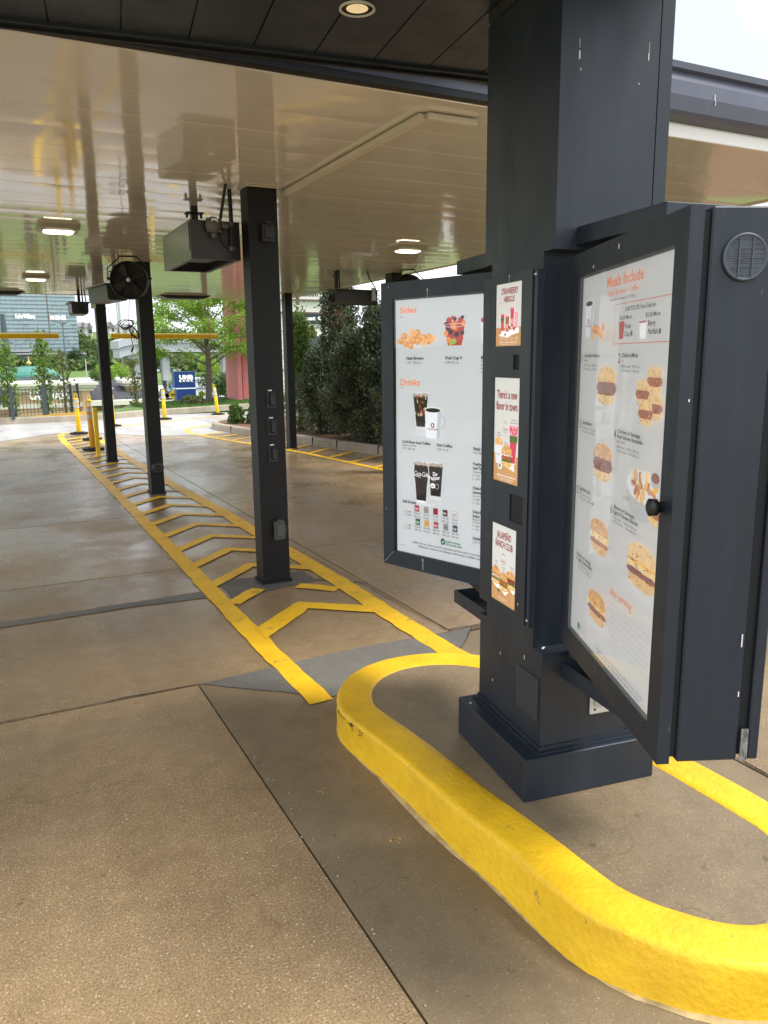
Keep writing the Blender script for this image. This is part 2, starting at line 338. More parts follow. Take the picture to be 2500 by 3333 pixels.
# brown concrete slabs
def slab(mb, x0, x1, y0, y1, m, gap=.006, z=0):
    nx = max(1, int((x1-x0)/1.2)); 
    jit = lambda a, b: .004*mnoise.noise(Vector((a*1.7, b*1.7, 3)))
    mb.add([(x0+gap, y0+gap, z), (x1-gap, y0+gap, z), (x1-gap, y1-gap, z), (x0+gap, y1-gap, z), (x0+gap, y0+gap, z-.02), (x1-gap, y0+gap, z-.02), (x1-gap, y1-gap, z-.02), (x0+gap, y1-gap, z-.02)],
           [(0, 1, 2, 3), (1, 0, 4, 5), (2, 1, 5, 6), (3, 2, 6, 7), (0, 3, 7, 4)], m)
s = MB()
YL = [-12, -6, 3.80, 6.15, 8.50, 10.80, 12.75, 14.73, 17.2]
for a, b in zip(YL, YL[1:]):
    if b <= 3.8: slab(s, -7, .84, a, b, CONC, gap=.0035); slab(s, -14, -7, a, b, CONC)
    else: slab(s, -7, 1.33, a, b, CONC, gap=.009); slab(s, -14, -7, a, b, CONC)
YR = [-12, -6, 3.86, 6.3, 8.72, 11.05, 13.1, 15.1, 17.2]
for a, b in zip(YR, YR[1:]):
    if b <= 3.9: slab(s, 2.62, 8, a, b, CONC); slab(s, 8, 18, a, b, CONC)
    else: slab(s, 2.24, 2.40, a, b, CONC, gap=.003); slab(s, 2.40, 18, a, b, CONC, gap=.009)
for a, b in zip([3.80, 5.35, 7.6, 9.7, 11.9, 14, 16], [5.35, 7.6, 9.7, 11.9, 14, 16, 17.2]): slab(s, 1.33, 2.24, a, b, CONC, gap=.002)
slab(s, .84, 2.62, -12, 3.80, CONCI, gap=.004)
struct(s, 'concrete_pavement')
# pale lot beyond, boundary runs diagonally
s = MB(); P = [(-14, 17.0), (-1, 17.6), (.2, 18.0), (1.6, 19.5), (2.3, 18.6), (3.3, 17.4), (4.3, 16.3), (5.6, 15.2), (18, 14.5)]
Q = [(-14, 17.15), (18, 17.15)]
s.add([(x, y, .004) for x, y in [(-14, 24.1), (-14, 17.6), (-1, 17.9), (.2, 18.1), (1.1, 19.2), (1.9, 19.6), (2.5, 18.6), (3.3, 17.5), (4.3, 17.2), (18, 17.2), (18, 24.1)]], [tuple(range(11))], CONCF)
s.add([(-14, 17.2, 0), (18, 17.2, 0), (18, 24.1, 0), (-14, 24.1, 0)], [(0, 1, 2, 3)], CONC)
struct(s, 'parking_lot')
# grey repair patches and old joint fill
s = MB()
def wob(poly, amp=.012, step=.06, seed=0, closed=True):
    out = []; n = len(poly)
    for i in range(n if closed else n-1):
        a = Vector(poly[i]); b = Vector(poly[(i+1) % n]); L_ = (b-a).length; k = max(1, int(L_/step))
        nrm = Vector((-(b-a).y, (b-a).x)).normalized()
        for j in range(k):
            p = a.lerp(b, j/k); p = p+nrm*(amp*mnoise.noise(Vector((p.x*9+seed, p.y*9, seed)))); out.append((p.x, p.y))
    if not closed: out.append(tuple(poly[-1]))
    return out
def sheet(mb, poly, z, m): mb.add([(p[0], p[1], z) for p in poly], [tuple(range(len(poly)))], m)
sheet(s, wob([(.85, 3.80), (1.27, 3.43), (1.32, 3.36), (1.30, 3.83)], .01), .004, CONCG)
sheet(s, wob([(1.30, 3.36), (1.9, 3.22), (2.23, 3.50), (2.54, 3.84), (1.85, 3.87), (1.28, 3.83)], .01), .0045, CONCG)
sheet(s, wob([(-7, 5.05), (.8, 5.29), (1.3, 5.25), (1.3, 5.42), (.8, 5.40), (-7, 5.2)], .01), .004, CONCG)
sheet(s, wob([(1.42, 5.02), (1.7, 5.2), (2.1, 5.28), (2.1, 5.6), (1.42, 5.6)], .03, seed=4), .0035, CONCG)
struct(s, 'pavement_patch')
s = MB(); CRK = mat('crack_dark', (.02, .017, .013), .95)
def crack(pts, w=.008, seed=1):
    p = wob(pts, .012, .05, seed, closed=False); 
    for i, (a, b) in enumerate(zip(p, p[1:])):
        ww = w*(.6+.7*abs(mnoise.noise(Vector((a[0]*5, a[1]*5, seed)))))
        d = Vector((b[0]-a[0], b[1]-a[1])); nn = Vector((-d.y, d.x)).normalized()*ww*.5; 
        s.quad((a[0]-nn.x, a[1]-nn.y, .0055), (b[0]-nn.x, b[1]-nn.y, .0055), (b[0]+nn.x, b[1]+nn.y, .0055), (a[0]+nn.x, a[1]+nn.y, .0055), CRK)

crack([(2.30, 6.4), (2.36, 5.2), (2.37, 4.4), (2.39, 3.88)], .007, 2); crack([(2.54, 3.84), (2.4, 3.68), (2.22, 3.50)], .005, 3)
crack([(0.4, 3.81), (.84, 3.80)], .008, 4); crack([(-2.5, 3.72), (-.6, 3.81), (.84, 3.80)], .006, 9)
crack([(2.1, 5.3), (2.31, 5.12), (2.40, 5.02)], .016, 5); crack([(1.39, 5.03), (1.5, 5.10), (1.6, 5.17)], .02, 6)
crack([(2.4, 3.88), (2.56, 3.87), (3.2, 3.9)], .012, 7); crack([(2.62, 3.8), (2.63, 1.8), (2.62, 0)], .010, 8)
struct(s, 'pavement_crack')
# ------------------------------------------------------------------ yellow island hatching
s = MB()
def band(pts, w, z=.006, m=YELW, amp=.011, seed=0):
    """a painted stripe with slightly uneven edges along a centre line"""
    pts = [Vector(p) for p in pts]; L_ = []; 
    for i, (a, b) in enumerate(zip(pts, pts[1:])):
        k = max(1, int((b-a).length/.05))
        for j in range(k+(1 if i == len(pts)-2 else 0)): L_.append(a.lerp(b, j/k))
    n = len(L_); vs = []
    for i, p in enumerate(L_):
        t = (L_[min(i+1, n-1)]-L_[max(i-1, 0)]).normalized(); nn = Vector((-t.y, t.x))
        e1 = amp*mnoise.noise(Vector((p.x*8, p.y*8, seed))); e2 = amp*mnoise.noise(Vector((p.x*8, p.y*8, seed+7)))
        a = p+nn*(w/2+e1); b = p-nn*(w/2+e2); vs += [(a.x, a.y, z), (b.x, b.y, z)]
    s.add(vs, [(2*i, 2*i+1, 2*i+3, 2*i+2) for i in range(n-1)], m)
band([(1.325, 3.30), (1.32, 3.6), (1.315, 4.3), (1.32, 5.0), (1.33, 5.7), (1.345, 7), (1.36, 9), (1.375, 11), (1.38, 13), (1.385, 15), (1.38, 17.2), (1.42, 18.6)], .125)
band([(2.22, 3.42), (2.215, 4.2), (2.235, 5.0), (2.23, 6), (2.215, 7.2), (2.2, 8.5), (2.15, 10), (2.11, 12), (2.09, 14), (2.08, 16), (2.09, 19.2)], .145)
band([(1.42, 18.5), (1.48, 19.1), (1.62, 19.42), (1.85, 19.5), (2.0, 19.42), (2.09, 19.1)], .13)
def chev(ya, yl, w=.14, z=.0085):
    """one chevron: left leg up to an apex over the island middle, right leg down to the other edge line"""
    P_ = []
    for (xa, a), (xb, b) in (((1.36, yl), (1.79, ya)), ((1.79, ya), (2.17, ya-.31))):
        k = 8
        for q in range(k+(1 if xb > 2 else 0)): P_.append((xa+(xb-xa)*q/k, a+(b-a)*q/k))
    h = w*.66; vs = []
    for x, y in P_:
        e1 = .010*mnoise.noise(Vector((x*8, y*8, ya))); e2 = .010*mnoise.noise(Vector((x*8, y*8, ya+7))); d = h if x < 1.79 else h*.86
        vs += [(x, y+d+e1, z), (x, y-d+e2, z)]
    s.add(vs, [(2*q, 2*q+1, 2*q+3, 2*q+2) for q in range(len(P_)-1)], YELW)
chev(4.76, 4.36, .15)
Y0 = 5.95
for k in range(21):
    yy = Y0+k*.605
    if yy < 18.9: chev(yy, yy-.43, .115)
band([(1.375, 5.02), (1.49, 5.13), (1.64, 5.27)], .11, .0085); band([(1.92, 5.21), (2.02, 5.12), (2.14, 4.98)], .11, .0085)
# right-hand hatching by the planter
RL = [(5.5, 5.0), (5.42, 7.5), (5.25, 9.5), (5.12, 11), (5.02, 12.1), (4.93, 13.0), (4.80, 13.6), (4.57, 14.8), (4.35, 16.0), (4.16, 17.1), (4.08, 17.8), (4.14, 18.4), (4.50, 19.2), (5.1, 19.8), (6.0, 20.2), (8, 20.5)]
band(RL, .10)
def kx(y):  # kerb face x at y
    K = [(-12, 6.7), (5, 6.6), (8.5, 6.5), (10, 6.3), (11, 6.15), (11.8, 5.96), (12.7, 5.77), (13.7, 5.56), (14.6, 5.42), (15.4, 5.3), (16.6, 5.02), (18, 4.8), (19.5, 5.3)]
    for (a, xa), (b, xb) in zip(K, K[1:]):
        if y <= b: return xa+(xb-xa)*(y-a)/(b-a)
    return 5.3
def rlx(y):
    for (xa, a), (xb, b) in zip(RL, RL[1:]):
        if a <= y <= b: return xa+(xb-xa)*(y-a)/(b-a)
    return 4.2
yy = 5.4
while yy < 17.6:
    band([(rlx(yy), yy), (kx(yy+.55)-.04, yy+.55)], .085, .0085); yy += .73
# lane line out in the pale lot
band([(2.5, 20.2), (4.4, 21.6), (6.5, 22.9), (9, 24)], .12, .0085)
struct(s, 'painted_marking')
# ------------------------------------------------------------------ raised traffic island under the menu boards
def stadium(cx, hw, y0, y1, n=20, x0=None):
    pts = []
    for i in range(n+1): a = math.pi*i/n; pts.append((cx+hw*math.cos(a), y1+hw*math.sin(a)))
    for i in range(n+1): a = math.pi+math.pi*i/n; pts.append((cx+hw*math.cos(a), y0+hw*math.sin(a)))
    res = []
    for i, p in enumerate(pts):
        q = pts[(i+1) % len(pts)]; d = math.dist(p, q); k = max(1, int(d/.08))
        for j in range(k): res.append((p[0]+(q[0]-p[0])*j/k, p[1]+(q[1]-p[1])*j/k))
    return res
ISX, IY0, IY1 = 1.745, 1.52, 2.82
OVER = mat('overspray_edge', (.42, .30, .13), .8, var=.4, scale=14)
isl = bpy.data.objects.new('traffic_island', None); COL.objects.link(isl); isl['kind'] = 'structure'
prof = [(.506, -.01), (.504, .015), (.503, .06), (.505, .125), (.5045, .137), (.503, .142), (.497, .149), (.490, .1525), (.484, .1532), (.470, .1536), (.385, .154), (.352, .151), (.345, .146)]
rings = []
for hw, z in prof:
    ring = stadium(ISX, hw, IY0, IY1, 24)
    rings.append(ring)
# resample all rings to same count by angle param: build from one reference ring with offsets
ref = stadium(ISX, .5, IY0, IY1, 24); n = len(ref)
def offs(p, hw):
    x, y = p; cy_ = min(max(y, IY0), IY1); dx, dy = x-ISX, y-cy_; l = math.hypot(dx, dy); return (ISX+dx/l*hw, cy_+dy/l*hw)
V = []
for k, (hw, z) in enumerate(prof):
    for i, p in enumerate(ref):
        nn_ = mnoise.noise(Vector((p[0]*2.2, p[1]*2.2, 1)))*.012+mnoise.noise(Vector((p[0]*9, p[1]*9, k*.6)))*.004
        # kerb narrows and leans a little along the near left, as in the photo
        q = offs(p, hw+nn_); lean = (.035+.027*max(0, z)/.15)*max(0, min(1.55, 2.9-p[1]))*max(0, min(1, (ISX+.1-p[0])/.5))
        V.append((q[0]+lean+(.02 if (p[0] < ISX and p[1] < 2) else 0)*0, q[1], z+(0 if k in (0,) else mnoise.noise(Vector((p[0]*3, p[1]*3, 5)))*.004)))
F = [(k*n+i, k*n+(i+1) % n, (k+1)*n+(i+1) % n, (k+1)*n+i) for k in range(len(prof)-1) for i in range(n)]
s = MB(); s.add(V, F, YEL, True); s.build('kerb', isl)
SCUFF = mat('tyre_scuff', (.05, .04, .01), .8)
s = MB()
def onkerb(i, hw, z, o=.0015): p = ref[i % n]; q = offs(p, hw+o+mnoise.noise(Vector((p[0]*2.2, p[1]*2.2, 1)))*.012); l_ = .062*max(0, min(1.55, 2.9-p[1]))*max(0, min(1, (ISX+.1-p[0])/.5)); return (q[0]+l_, q[1], z)
cand = [i for i in range(n) if ref[i][0] < 1.45 and 2.70 < ref[i][1] < 3.08]
for k in range(90):
    i = random.choice(cand); z = .137-abs(random.gauss(0, .012)); h = random.uniform(.0006, .003); t_ = random.random()*.6
    a, b, c_, d = onkerb(i, .506, z), onkerb(i+1, .506, z+random.uniform(-.008, .002)), onkerb(i+1, .506, z+h), onkerb(i, .506, z+h)
    A, B_, C2, D2 = Vector(a), Vector(b), Vector(c_), Vector(d); s.quad(tuple(A.lerp(B_, t_)), tuple(A.lerp(B_, t_+.16)), tuple(D2.lerp(C2, t_+.13)), tuple(D2.lerp(C2, t_+.05)), SCUFF)
s.merge(isl, 'kerb')
s = MB(); sheet(s, [offs(p, .347) for p in ref], .147, CONCI)
s.build('infill', isl)
# mortar squeezed out under the painted kerb + paint drips on the slab
s = MB()
def ln(p): return .036*max(0, min(1.55, 2.9-p[1]))*max(0, min(1, (ISX+.1-p[0])/.5))
def mz(p): return max(0, mnoise.noise(Vector((p[0]*1.6, p[1]*1.6, 8)))*1.6)*.014+.006
for i in range(0, n):
    p = ref[i]; p2 = ref[(i+1) % n]; a_, b_ = mz(p), mz(p2)
    q = offs(p, .504+a_*(1+.8*mnoise.noise(Vector((p[0]*25, p[1]*25, 0))))); q2 = offs(p2, .504+b_*(1+.8*mnoise.noise(Vector((p2[0]*25, p2[1]*25, 0))))); V0 = offs(p, .492); V1 = offs(p2, .492)
    s.quad((V0[0]+ln(p), V0[1], a_), (V1[0]+ln(p2), V1[1], b_), (q2[0]+ln(p2), q2[1], .001), (q[0]+ln(p), q[1], .001), OVER)
s.build('mortar_edge', isl)
s = MB()
for c, r, k in (((1.0, 2.56), .010, 4), ((1.12, 2.16), .016, 3), ((1.03, 2.57), .006, 3)):
    for j in range(k*2):
        a = random.random()*6.28; d = random.random()*r*2; x, y = c[0]+d*math.cos(a), c[1]+d*math.sin(a); rr = r*random.uniform(.15, .45)
        sheet(s, [(x+rr*math.cos(t)*random.uniform(.6, 1.2), y+rr*math.sin(t)*random.uniform(.6, 1.2)) for t in np.linspace(0, 6.28, 9)[:-1]], .004, YEL)
struct(s, 'paint_splash')
# pebbles and chips lying on the slabs
s = MB(); PEB = mat('pebble', (.30, .27, .21), .8, island=.35)
for k in range(160):
    if k < 70: t = random.random(); x, y = .85+random.gauss(0, .035)+(.0), 1.0+2.8*t
    else: x, y = random.uniform(-1.2, 2.5), random.uniform(.7, 7)
    if 1.2 < x < 2.3 and y < 3.4: continue
    r = random.uniform(.0018, .0055); 
    s.lathe([(r*.6, 0), (r, r*.4), (r*.5, r*.8)], (x, y, .001), PEB, 6)
tag(s.build('gravel'), 'scattered pale stone chips along the pavement joint', 'gravel', kind='stuff')
# ------------------------------------------------------------------ planter bed on the right with kerb
s = MB(); 
path = [(6.7, -12)]+[(kx(y), y) for y in (5, 8.5, 10, 11, 11.8, 12.7, 13.7, 14.6, 15.4, 16.6, 17.4)]+[(4.80, 18.0), (4.80, 18.5), (4.92, 19.0), (5.2, 19.4), (5.7, 19.7), (7, 19.9), (18, 20.2)]
def kerbrun(mb, path, w=.15, h=.15, m=KERB, side=1, seg=3.0):
    P = [Vector(p) for p in path]; n = len(P); A = []
    for i, p in enumerate(P):
        t = (P[min(i+1, n-1)]-P[max(i-1, 0)]).normalized(); nn = Vector((t.y, -t.x))*side; 
        for o, z in ((-.012, -.01), (0, h-.02), (.02, h), (w, h), (w, .0)): A.append((p.x+nn.x*o, p.y+nn.y*o, z))
    mb.add(A, [(i*5+j, i*5+j+1, (i+1)*5+j+1, (i+1)*5+j) for i in range(n-1) for j in range(4)], m)
def densify(path, st=.5):
    out = []
    for a, b in zip(path, path[1:]):
        k = max(1, int(math.dist(a, b)/st)); out += [(a[0]+(b[0]-a[0])*j/k, a[1]+(b[1]-a[1])*j/k) for j in range(k)]
    return out+[path[-1]]
kerbrun(s, densify(path)); 
for y in (7.2, 10.2, 11.9, 13.1, 13.9, 17.3):
    x = kx(y); s.box((x-.016, y-.006, 0), (x+.16, y+.006, .153), GAP)
struct(s, 'kerb')
MULCH = mat('bark_mulch', (.10, .042, .02), .95, col2=(.20, .10, .05), scale=25, bump=1, bscale=60)
s = MB(); inner = [(p[0]+.12, p[1]) for p in path[:-6]]+[(4.95, 18.5), (5.06, 18.95), (5.3, 19.25), (5.8, 19.55), (7, 19.75), (18, 20.05)]
s.add([(x, y, .12) for x, y in inner]+[(18, -12, .12)], [tuple(range(len(inner)+1))], MULCH); struct(s, 'planting_bed')
# far kerb, verge
s = MB(); FK = [(-14, 22.4), (-4, 22.75), (0, 22.95), (2.2, 23.05), (3.3, 23.4), (4.2, 24.0), (6.5, 24.9), (8, 25.6), (18, 29)]
kerbrun(s, densify(FK), .18, .17, KERB, side=-1); struct(s, 'kerb')
s = MB(); s.prism([(.9, 0), (2.45, 0), (2.45, .26), (1.6, .21), (.9, .165)], 23.12, 23.2, paint_yellow('faded_yellow_paint', .3, (.62, .36, .04)), axis='y'); o = tag(s.build('painted_wall'), 'low faded yellow concrete wall at the foot of the black fence', 'wall')
s = MB(); VERGE = mat('verge_grass', (.06, .12, .025), .9, col2=(.12, .2, .04), scale=6, bump=.6, bscale=60)
vp = [(a, b+.1) for a, b in FK]; tail = [(18, 33), (8, 28.9), (4.6, 28.6), (3.9, 26.2), (2.6, 24.2), (0, 23.75), (-14, 23.3)]; pl = [p for p in vp if True]+tail; s.prism(pl[::-1] if False else pl, -.8, .14, VERGE); struct(s, 'verge')
# ================================================================== big lane canopy
CX0, CX1, CY0, CY1, CZ = -2.3, 5.55, 3.30, 15.35, 2.80
can = thing('lane_canopy', 'large flat canopy over the lanes with glossy cream panel soffit and dark fascia', 'canopy', (0, 0, 0))
s = MB(); s.box((CX0+.03, CY0+.02, 2.84), (CX1-.03, CY1-.02, 3.10), DARKG); s.build('roof', can)
# soffit: long cream panels running across the lanes, each crowned and slightly buckled, with a V groove between them
s = MB(); NX = 90; X = np.linspace(CX0+.02, CX1-.02, NX); pw = .352; y = CY0+.13; k = 0; V = []; rows = []
def bul(x, y_, k): return .0028*mnoise.noise(Vector((x*.9, k*3.1, 0)))+.0004*mnoise.noise(Vector((x*2.0, y_*3+k*7.7, 4)))
while y < CY1-.08:
    y1 = min(y+pw, CY1-.03)
    prof_ = [(y, .007), (y+.0025, .0), (y+.004, -.00003), (y+.007, -.00005), (y+.07, -.0004), (y+.14, -.0007), (y+.21, -.0007), (y+.28, -.0004), (y1-.006, -.00005), (y1-.003, -.00003), (y1-.0025, 0), (y1, .007)]; tl = .0011*mnoise.noise(Vector((k*5.3, 2.2, 0))); prof_ = [(a_, b_+tl*(a_-y-.17)/.17) for a_, b_ in prof_]
    for (yy, dz) in prof_:
        amp = 1 if .05 < yy-y < .3 else .25
        rows.append([(x, yy, CZ+dz+bul(x, yy, k)*amp) for x in X])
    y = y1; k += 1
V = [p for r in rows for p in r]; nr = len(rows)
s.add(V, [(i*NX+j, (i+1)*NX+j, (i+1)*NX+j+1, i*NX+j+1) for i in range(nr-1) for j in range(NX-1)], CREAM, True)
s.build('soffit', can)
s = MB()  # flat cream trim at the near edge, cream edge strips
s.box((CX0, CY0, 2.795), (CX1, CY0+.135, 2.87), CREAM, bev=.004); s.box((CX1-.05, CY0+.14, 2.792), (CX1, CY1, 2.87), CREAMT); s.box((CX0, CY1-.05, 2.794), (CX1-.055, CY1, 2.87), CREAMT)
s.build('edge_trim', can)
s = MB()  # fascia: gutter that bows out over a dark lip
fp = [(3.298, 2.868), (3.225, 2.885), (3.215, 2.90), (3.20, 2.97), (3.205, 3.04), (3.222, 3.085), (3.20, 3.095), (3.195, 3.125), (3.298, 3.13)]
s.prism(fp, CX0-.02, CX1+.02, FASCIA, axis='x', smooth=False)
s.box((CX1+.002, CY0+.002, 2.872), (CX1+.09, CY1, 3.13), FASCIA); s.box((CX0-.02, CY1+.003, 2.872), (CX1+.09, CY1+.09, 3.13), FASCIA); s.box((CX0-.09, CY0+.002, 2.872), (CX0-.022, CY1, 3.13), FASCIA)
s.box((CX0, 3.262, 2.836), (2.9, 3.2945, 2.884), FASCIA)
s.build('fascia', can)
s = MB(); s.box((CX0, 3.250, 2.799), (2.9, 3.2985, 2.834), CDARK, bev=.003); s.build('dark_lip', can)
s = MB(); a = [(4.25, 3.2135), (4.262, 3.2135)]
for (x, z, h, w_) in ((3.62, 3.00, .03, .004), (3.628, 2.975, .03, .002)): s.box((x, 3.196, z-h), (x+w_, 3.1995, z), DROP)
s.merge(can, 'fascia')
s = MB()  # surface raceway on the soffit
s.box((1.985, 3.50, 2.765), (2.035, 5.45, 2.793), CREAMT, bev=.003); s.box((2.02, 3.465, 2.764), (2.30, 3.498, 2.792), CREAMT, bev=.003)
s.build('cable_raceway', can)
# columns
def column(x0, x1, y0, y1, label, grp='square dark canopy columns'):
    cx, cy = (x0+x1)/2, (y0+y1)/2; w_, d_ = (x1-x0)/2, (y1-y0)/2
    t = thing('canopy_column', label, 'column', (cx, cy, 0), 0, grp)
    s = MB(); s.box((-w_, -d_, .0), (w_, d_, CZ+.02), CDARK, bev=.006); s.build('shaft', t)
    s = MB(); s.box((-w_-.012, -d_-.012, 0), (w_+.012, d_+.012, .022), CDARK); s.build('base_plate', t)
    s = MB(); s.box((-w_-.015, -d_-.015, CZ-.012), (w_+.015, d_+.015, CZ-.004), CREAMT); s.build('ceiling_collar', t)
    return t
c1 = column(1.715, 1.925, 5.37, 5.54, 'nearest dark square column with outlet plates and a grey box low down')
s = MB(); s.box((-.1055, -.0865, .655), (.1055, -.0853, .659), GAP); s.build('seam', c1)
c2 = column(1.745, 1.91, 9.84, 10.05, 'dark square column with a round black disc near its foot and fan at top')
c3 = column(1.715, 1.87, 13.43, 13.62, 'farthest dark column of the island row, beside a yellow guard post')
c4 = column(4.945, 5.08, 13.56, 13.75, 'dark column at the right canopy edge beside the conifers')
c5 = column(5.15, 5.31, 9.84, 10.05, 'dark column with a fan at its top, mostly hidden behind the drinks menu board')
c6 = column(5.15, 5.32, 5.37, 5.54, 'dark right-hand column hidden behind the menu boards')
# outlet plates and boxes on the first column
BOXG = mat('grey_box_plastic', (.060, .066, .062), .5, var=.1); BOXD = mat('dark_box_plastic', (.016, .0165, .017), .5)
STICK = mat('white_sticker', (.75, .75, .75), .5)
fy = 5.368
def outlet(zc, label):
    t = thing('outlet_plate', label, 'outlet', (1.826, fy, zc), 0, 'covered outlets on the first column')
    s = MB(); s.box((-.036, -.006, -.058), (.034, 0, .058), BOXD, bev=.002); s.build('plate', t)
    s = MB(); s.box((-.012, -.028, -.035), (.022, -.006, .048), BOXD, bev=.004); s.box((-.014, -.032, .040), (.024, -.006, .050), GAP); s.build('cover', t)
    s = MB(); s.tube([(-.01, -.012, .035), (-.024, -.02, .01), (-.022, -.02, -.02), (0, -.012, -.045), (.012, -.010, -.03)], .002, BLACK, 6); s.build('cable', t)
    s = MB(); s.box((-.022, -.002, .064), (.008, 0, .073), STICK); s.build('label', t)
outlet(1.357, 'topmost of the three small covered outlets on the nearest column'); outlet(1.163, 'middle of the three covered outlets on the nearest column'); outlet(.968, 'lowest of the three covered outlets on the nearest column')
def ebox(z0, z1, x0, x1, label, M_):
    t = thing('electrical_box', label, 'electrical box', ((x0+x1)/2, fy, (z0+z1)/2), 0)
    w_, h = (x1-x0)/2, (z1-z0)/2
    s = MB(); s.box((-w_, -.045, -h), (w_, 0, h), M_, bev=.006); s.build('body', t)
    s = MB(); s.box((-w_*.72, -.058, -h*.62), (w_*.72, -.045, h*.72), M_, bev=.005); s.build('lid', t)
    for a_, b_ in (((-w_*.5, -.05, h), (w_*.55, -.01, h+.012)), ((w_, -.04, -h*.3), (w_+.009, -.01, h*.5)), ((-w_-.006, -.03, -h*.9), (-w_, -.01, -h*.75))): s = MB(); s.box(a_, b_, M_); s.build('hinge', t)
ebox(.337, .475, 1.803, 1.882, 'grey-green weatherproof box low on the nearest column', BOXG)
ebox(2.43, 2.55, 1.797, 1.880, 'dark weatherproof box high on the nearest column', BOXD)
# disc on second column
t = thing('round_disc', 'black round flange low on the second column', 'disc', (1.835, 9.838, .33))
s = MB(); s.lathe([(.075, 0), (.078, .006), (.06, .012), (.058, .02)], (0, 0, 0), DARKG, 24, Vector((0, -1, 0))); s.build('flange', t)
s = MB(); s.lathe([(.04, .0205), (.042, .03), (.02, .032), (.018, .026)], (0, 0, 0), BLACK, 20, Vector((0, -1, 0))); s.build('centre_cap', t)
# ---------------- unit heater on the first column
t = thing('box_heater', 'big box heater hanging from the soffit beside the nearest column', 'heater', (1.37, 5.60, 2.337))
HG = mat('heater_grey', (.085, .082, .072), .32, var=.08, spec=.6)
s = MB(); W_, D_, H_ = .35, .88, .24
s.box((.004, 0, .0), (W_, .006, H_), DARKG); s.box((.004, D_-.006, 0), (W_, D_, H_), DARKG); s.box((W_-.006, .006, 0), (W_, D_-.006, H_), DARKG); s.box((0, 0, H_), (W_, D_, H_+.012), DARKG)
s.build('casing', t)
s = MB(); s.box((-.004, -.002, -.004), (.003, D_+.004, H_+.004), HG); s.build('side_panel', t)
s = MB(); s.box((-.007, .02, .055), (-.0045, .17, .215), HG); s.box((-.008, .006, .05), (-.0045, .017, .235), BLACK); s.build('access_panel', t)
s = MB(); s.box((.003, .006, -.004), (W_, .04, .004), DARKG); s.box((.003, D_-.04, -.004), (W_, D_, .004), DARKG); s.box((.003, .04, -.004), (.035, D_-.04, .004), DARKG); s.box((W_-.035, .04, -.004), (W_, D_-.04, .004), DARKG)
s.box((.05, .2, .04), (.30, .62, .05), BLACK); s.box((.035, .06, .12), (W_-.01, .82, .13), GAP); s.build('burner_opening', t)
s = MB(); s.box((.18, .66, H_), (.23, .71, CZ-2.337), DARKG); s.box((.14, .64, .405), (.27, .73, .415), BLACK)
for a in (.15, .26): s.lathe([(.010, -.012), (.010, .03)], (a, .685, .39), BLACK, 8)
s.build('hanger', t)
s = MB(); s.tube([(.205, -.02, .24), (.205, -.20, .455)], .011, BLACK, 8); s.build('drop_rod', t)
# regulator and gas pipe in front of the heater
t = thing('gas_regulator', 'round grey gas regulator with piping in front of the box heater', 'regulator', (1.525, 5.575, 2.555))
GR = mat('regulator_grey', (.11, .105, .10), .5, var=.1)
s = MB(); s.lathe([(.050, 0), (.056, .006), (.056, .016), (.046, .026), (.03, .036), (.012, .044)], (0, 0, 0), GR, 22, Vector((0, -1, 0)))
for a in (.7, 2.4, 3.9, 5.5): s.lathe([(.009, 0), (.009, .024)], (.056*math.cos(a), 0, .056*math.sin(a)), GR, 8, Vector((0, -1, 0)))
s.build('diaphragm_housing', t)
s = MB(); s.box((-.02, -.037, .012), (.026, -.0345, .042), STICK); s.build('nameplate', t)
s = MB(); s.lathe([(.016, 0), (.02, .01), (.02, .03)], (.0, -.01, -.085), GR, 12); s.build('valve_plug', t); s = MB(); s.lathe([(.018, 0), (.022, .02), (.018, .05)], (.055, -.01, .0), GR, 12, Vector((1, 0, 0))); s.build('valve_body', t)
s = MB(); s.tube([(.128, .0, -.165), (.130, .0, .05), (.126, 0, .243)], .015, BLACK, 10); s.lathe([(.02, 0), (.02, .028)], (.128, 0, -.165), GR, 10); s.lathe([(.02, 0), (.02, .03)], (.128, 0, .0), GR, 10)
s.tube([(.055, 0, -.02), (.062, 0, -.10), (.10, 0, -.135), (.128, 0, -.135)], .008, DARKG, 8); s.build('gas_pipe', t)
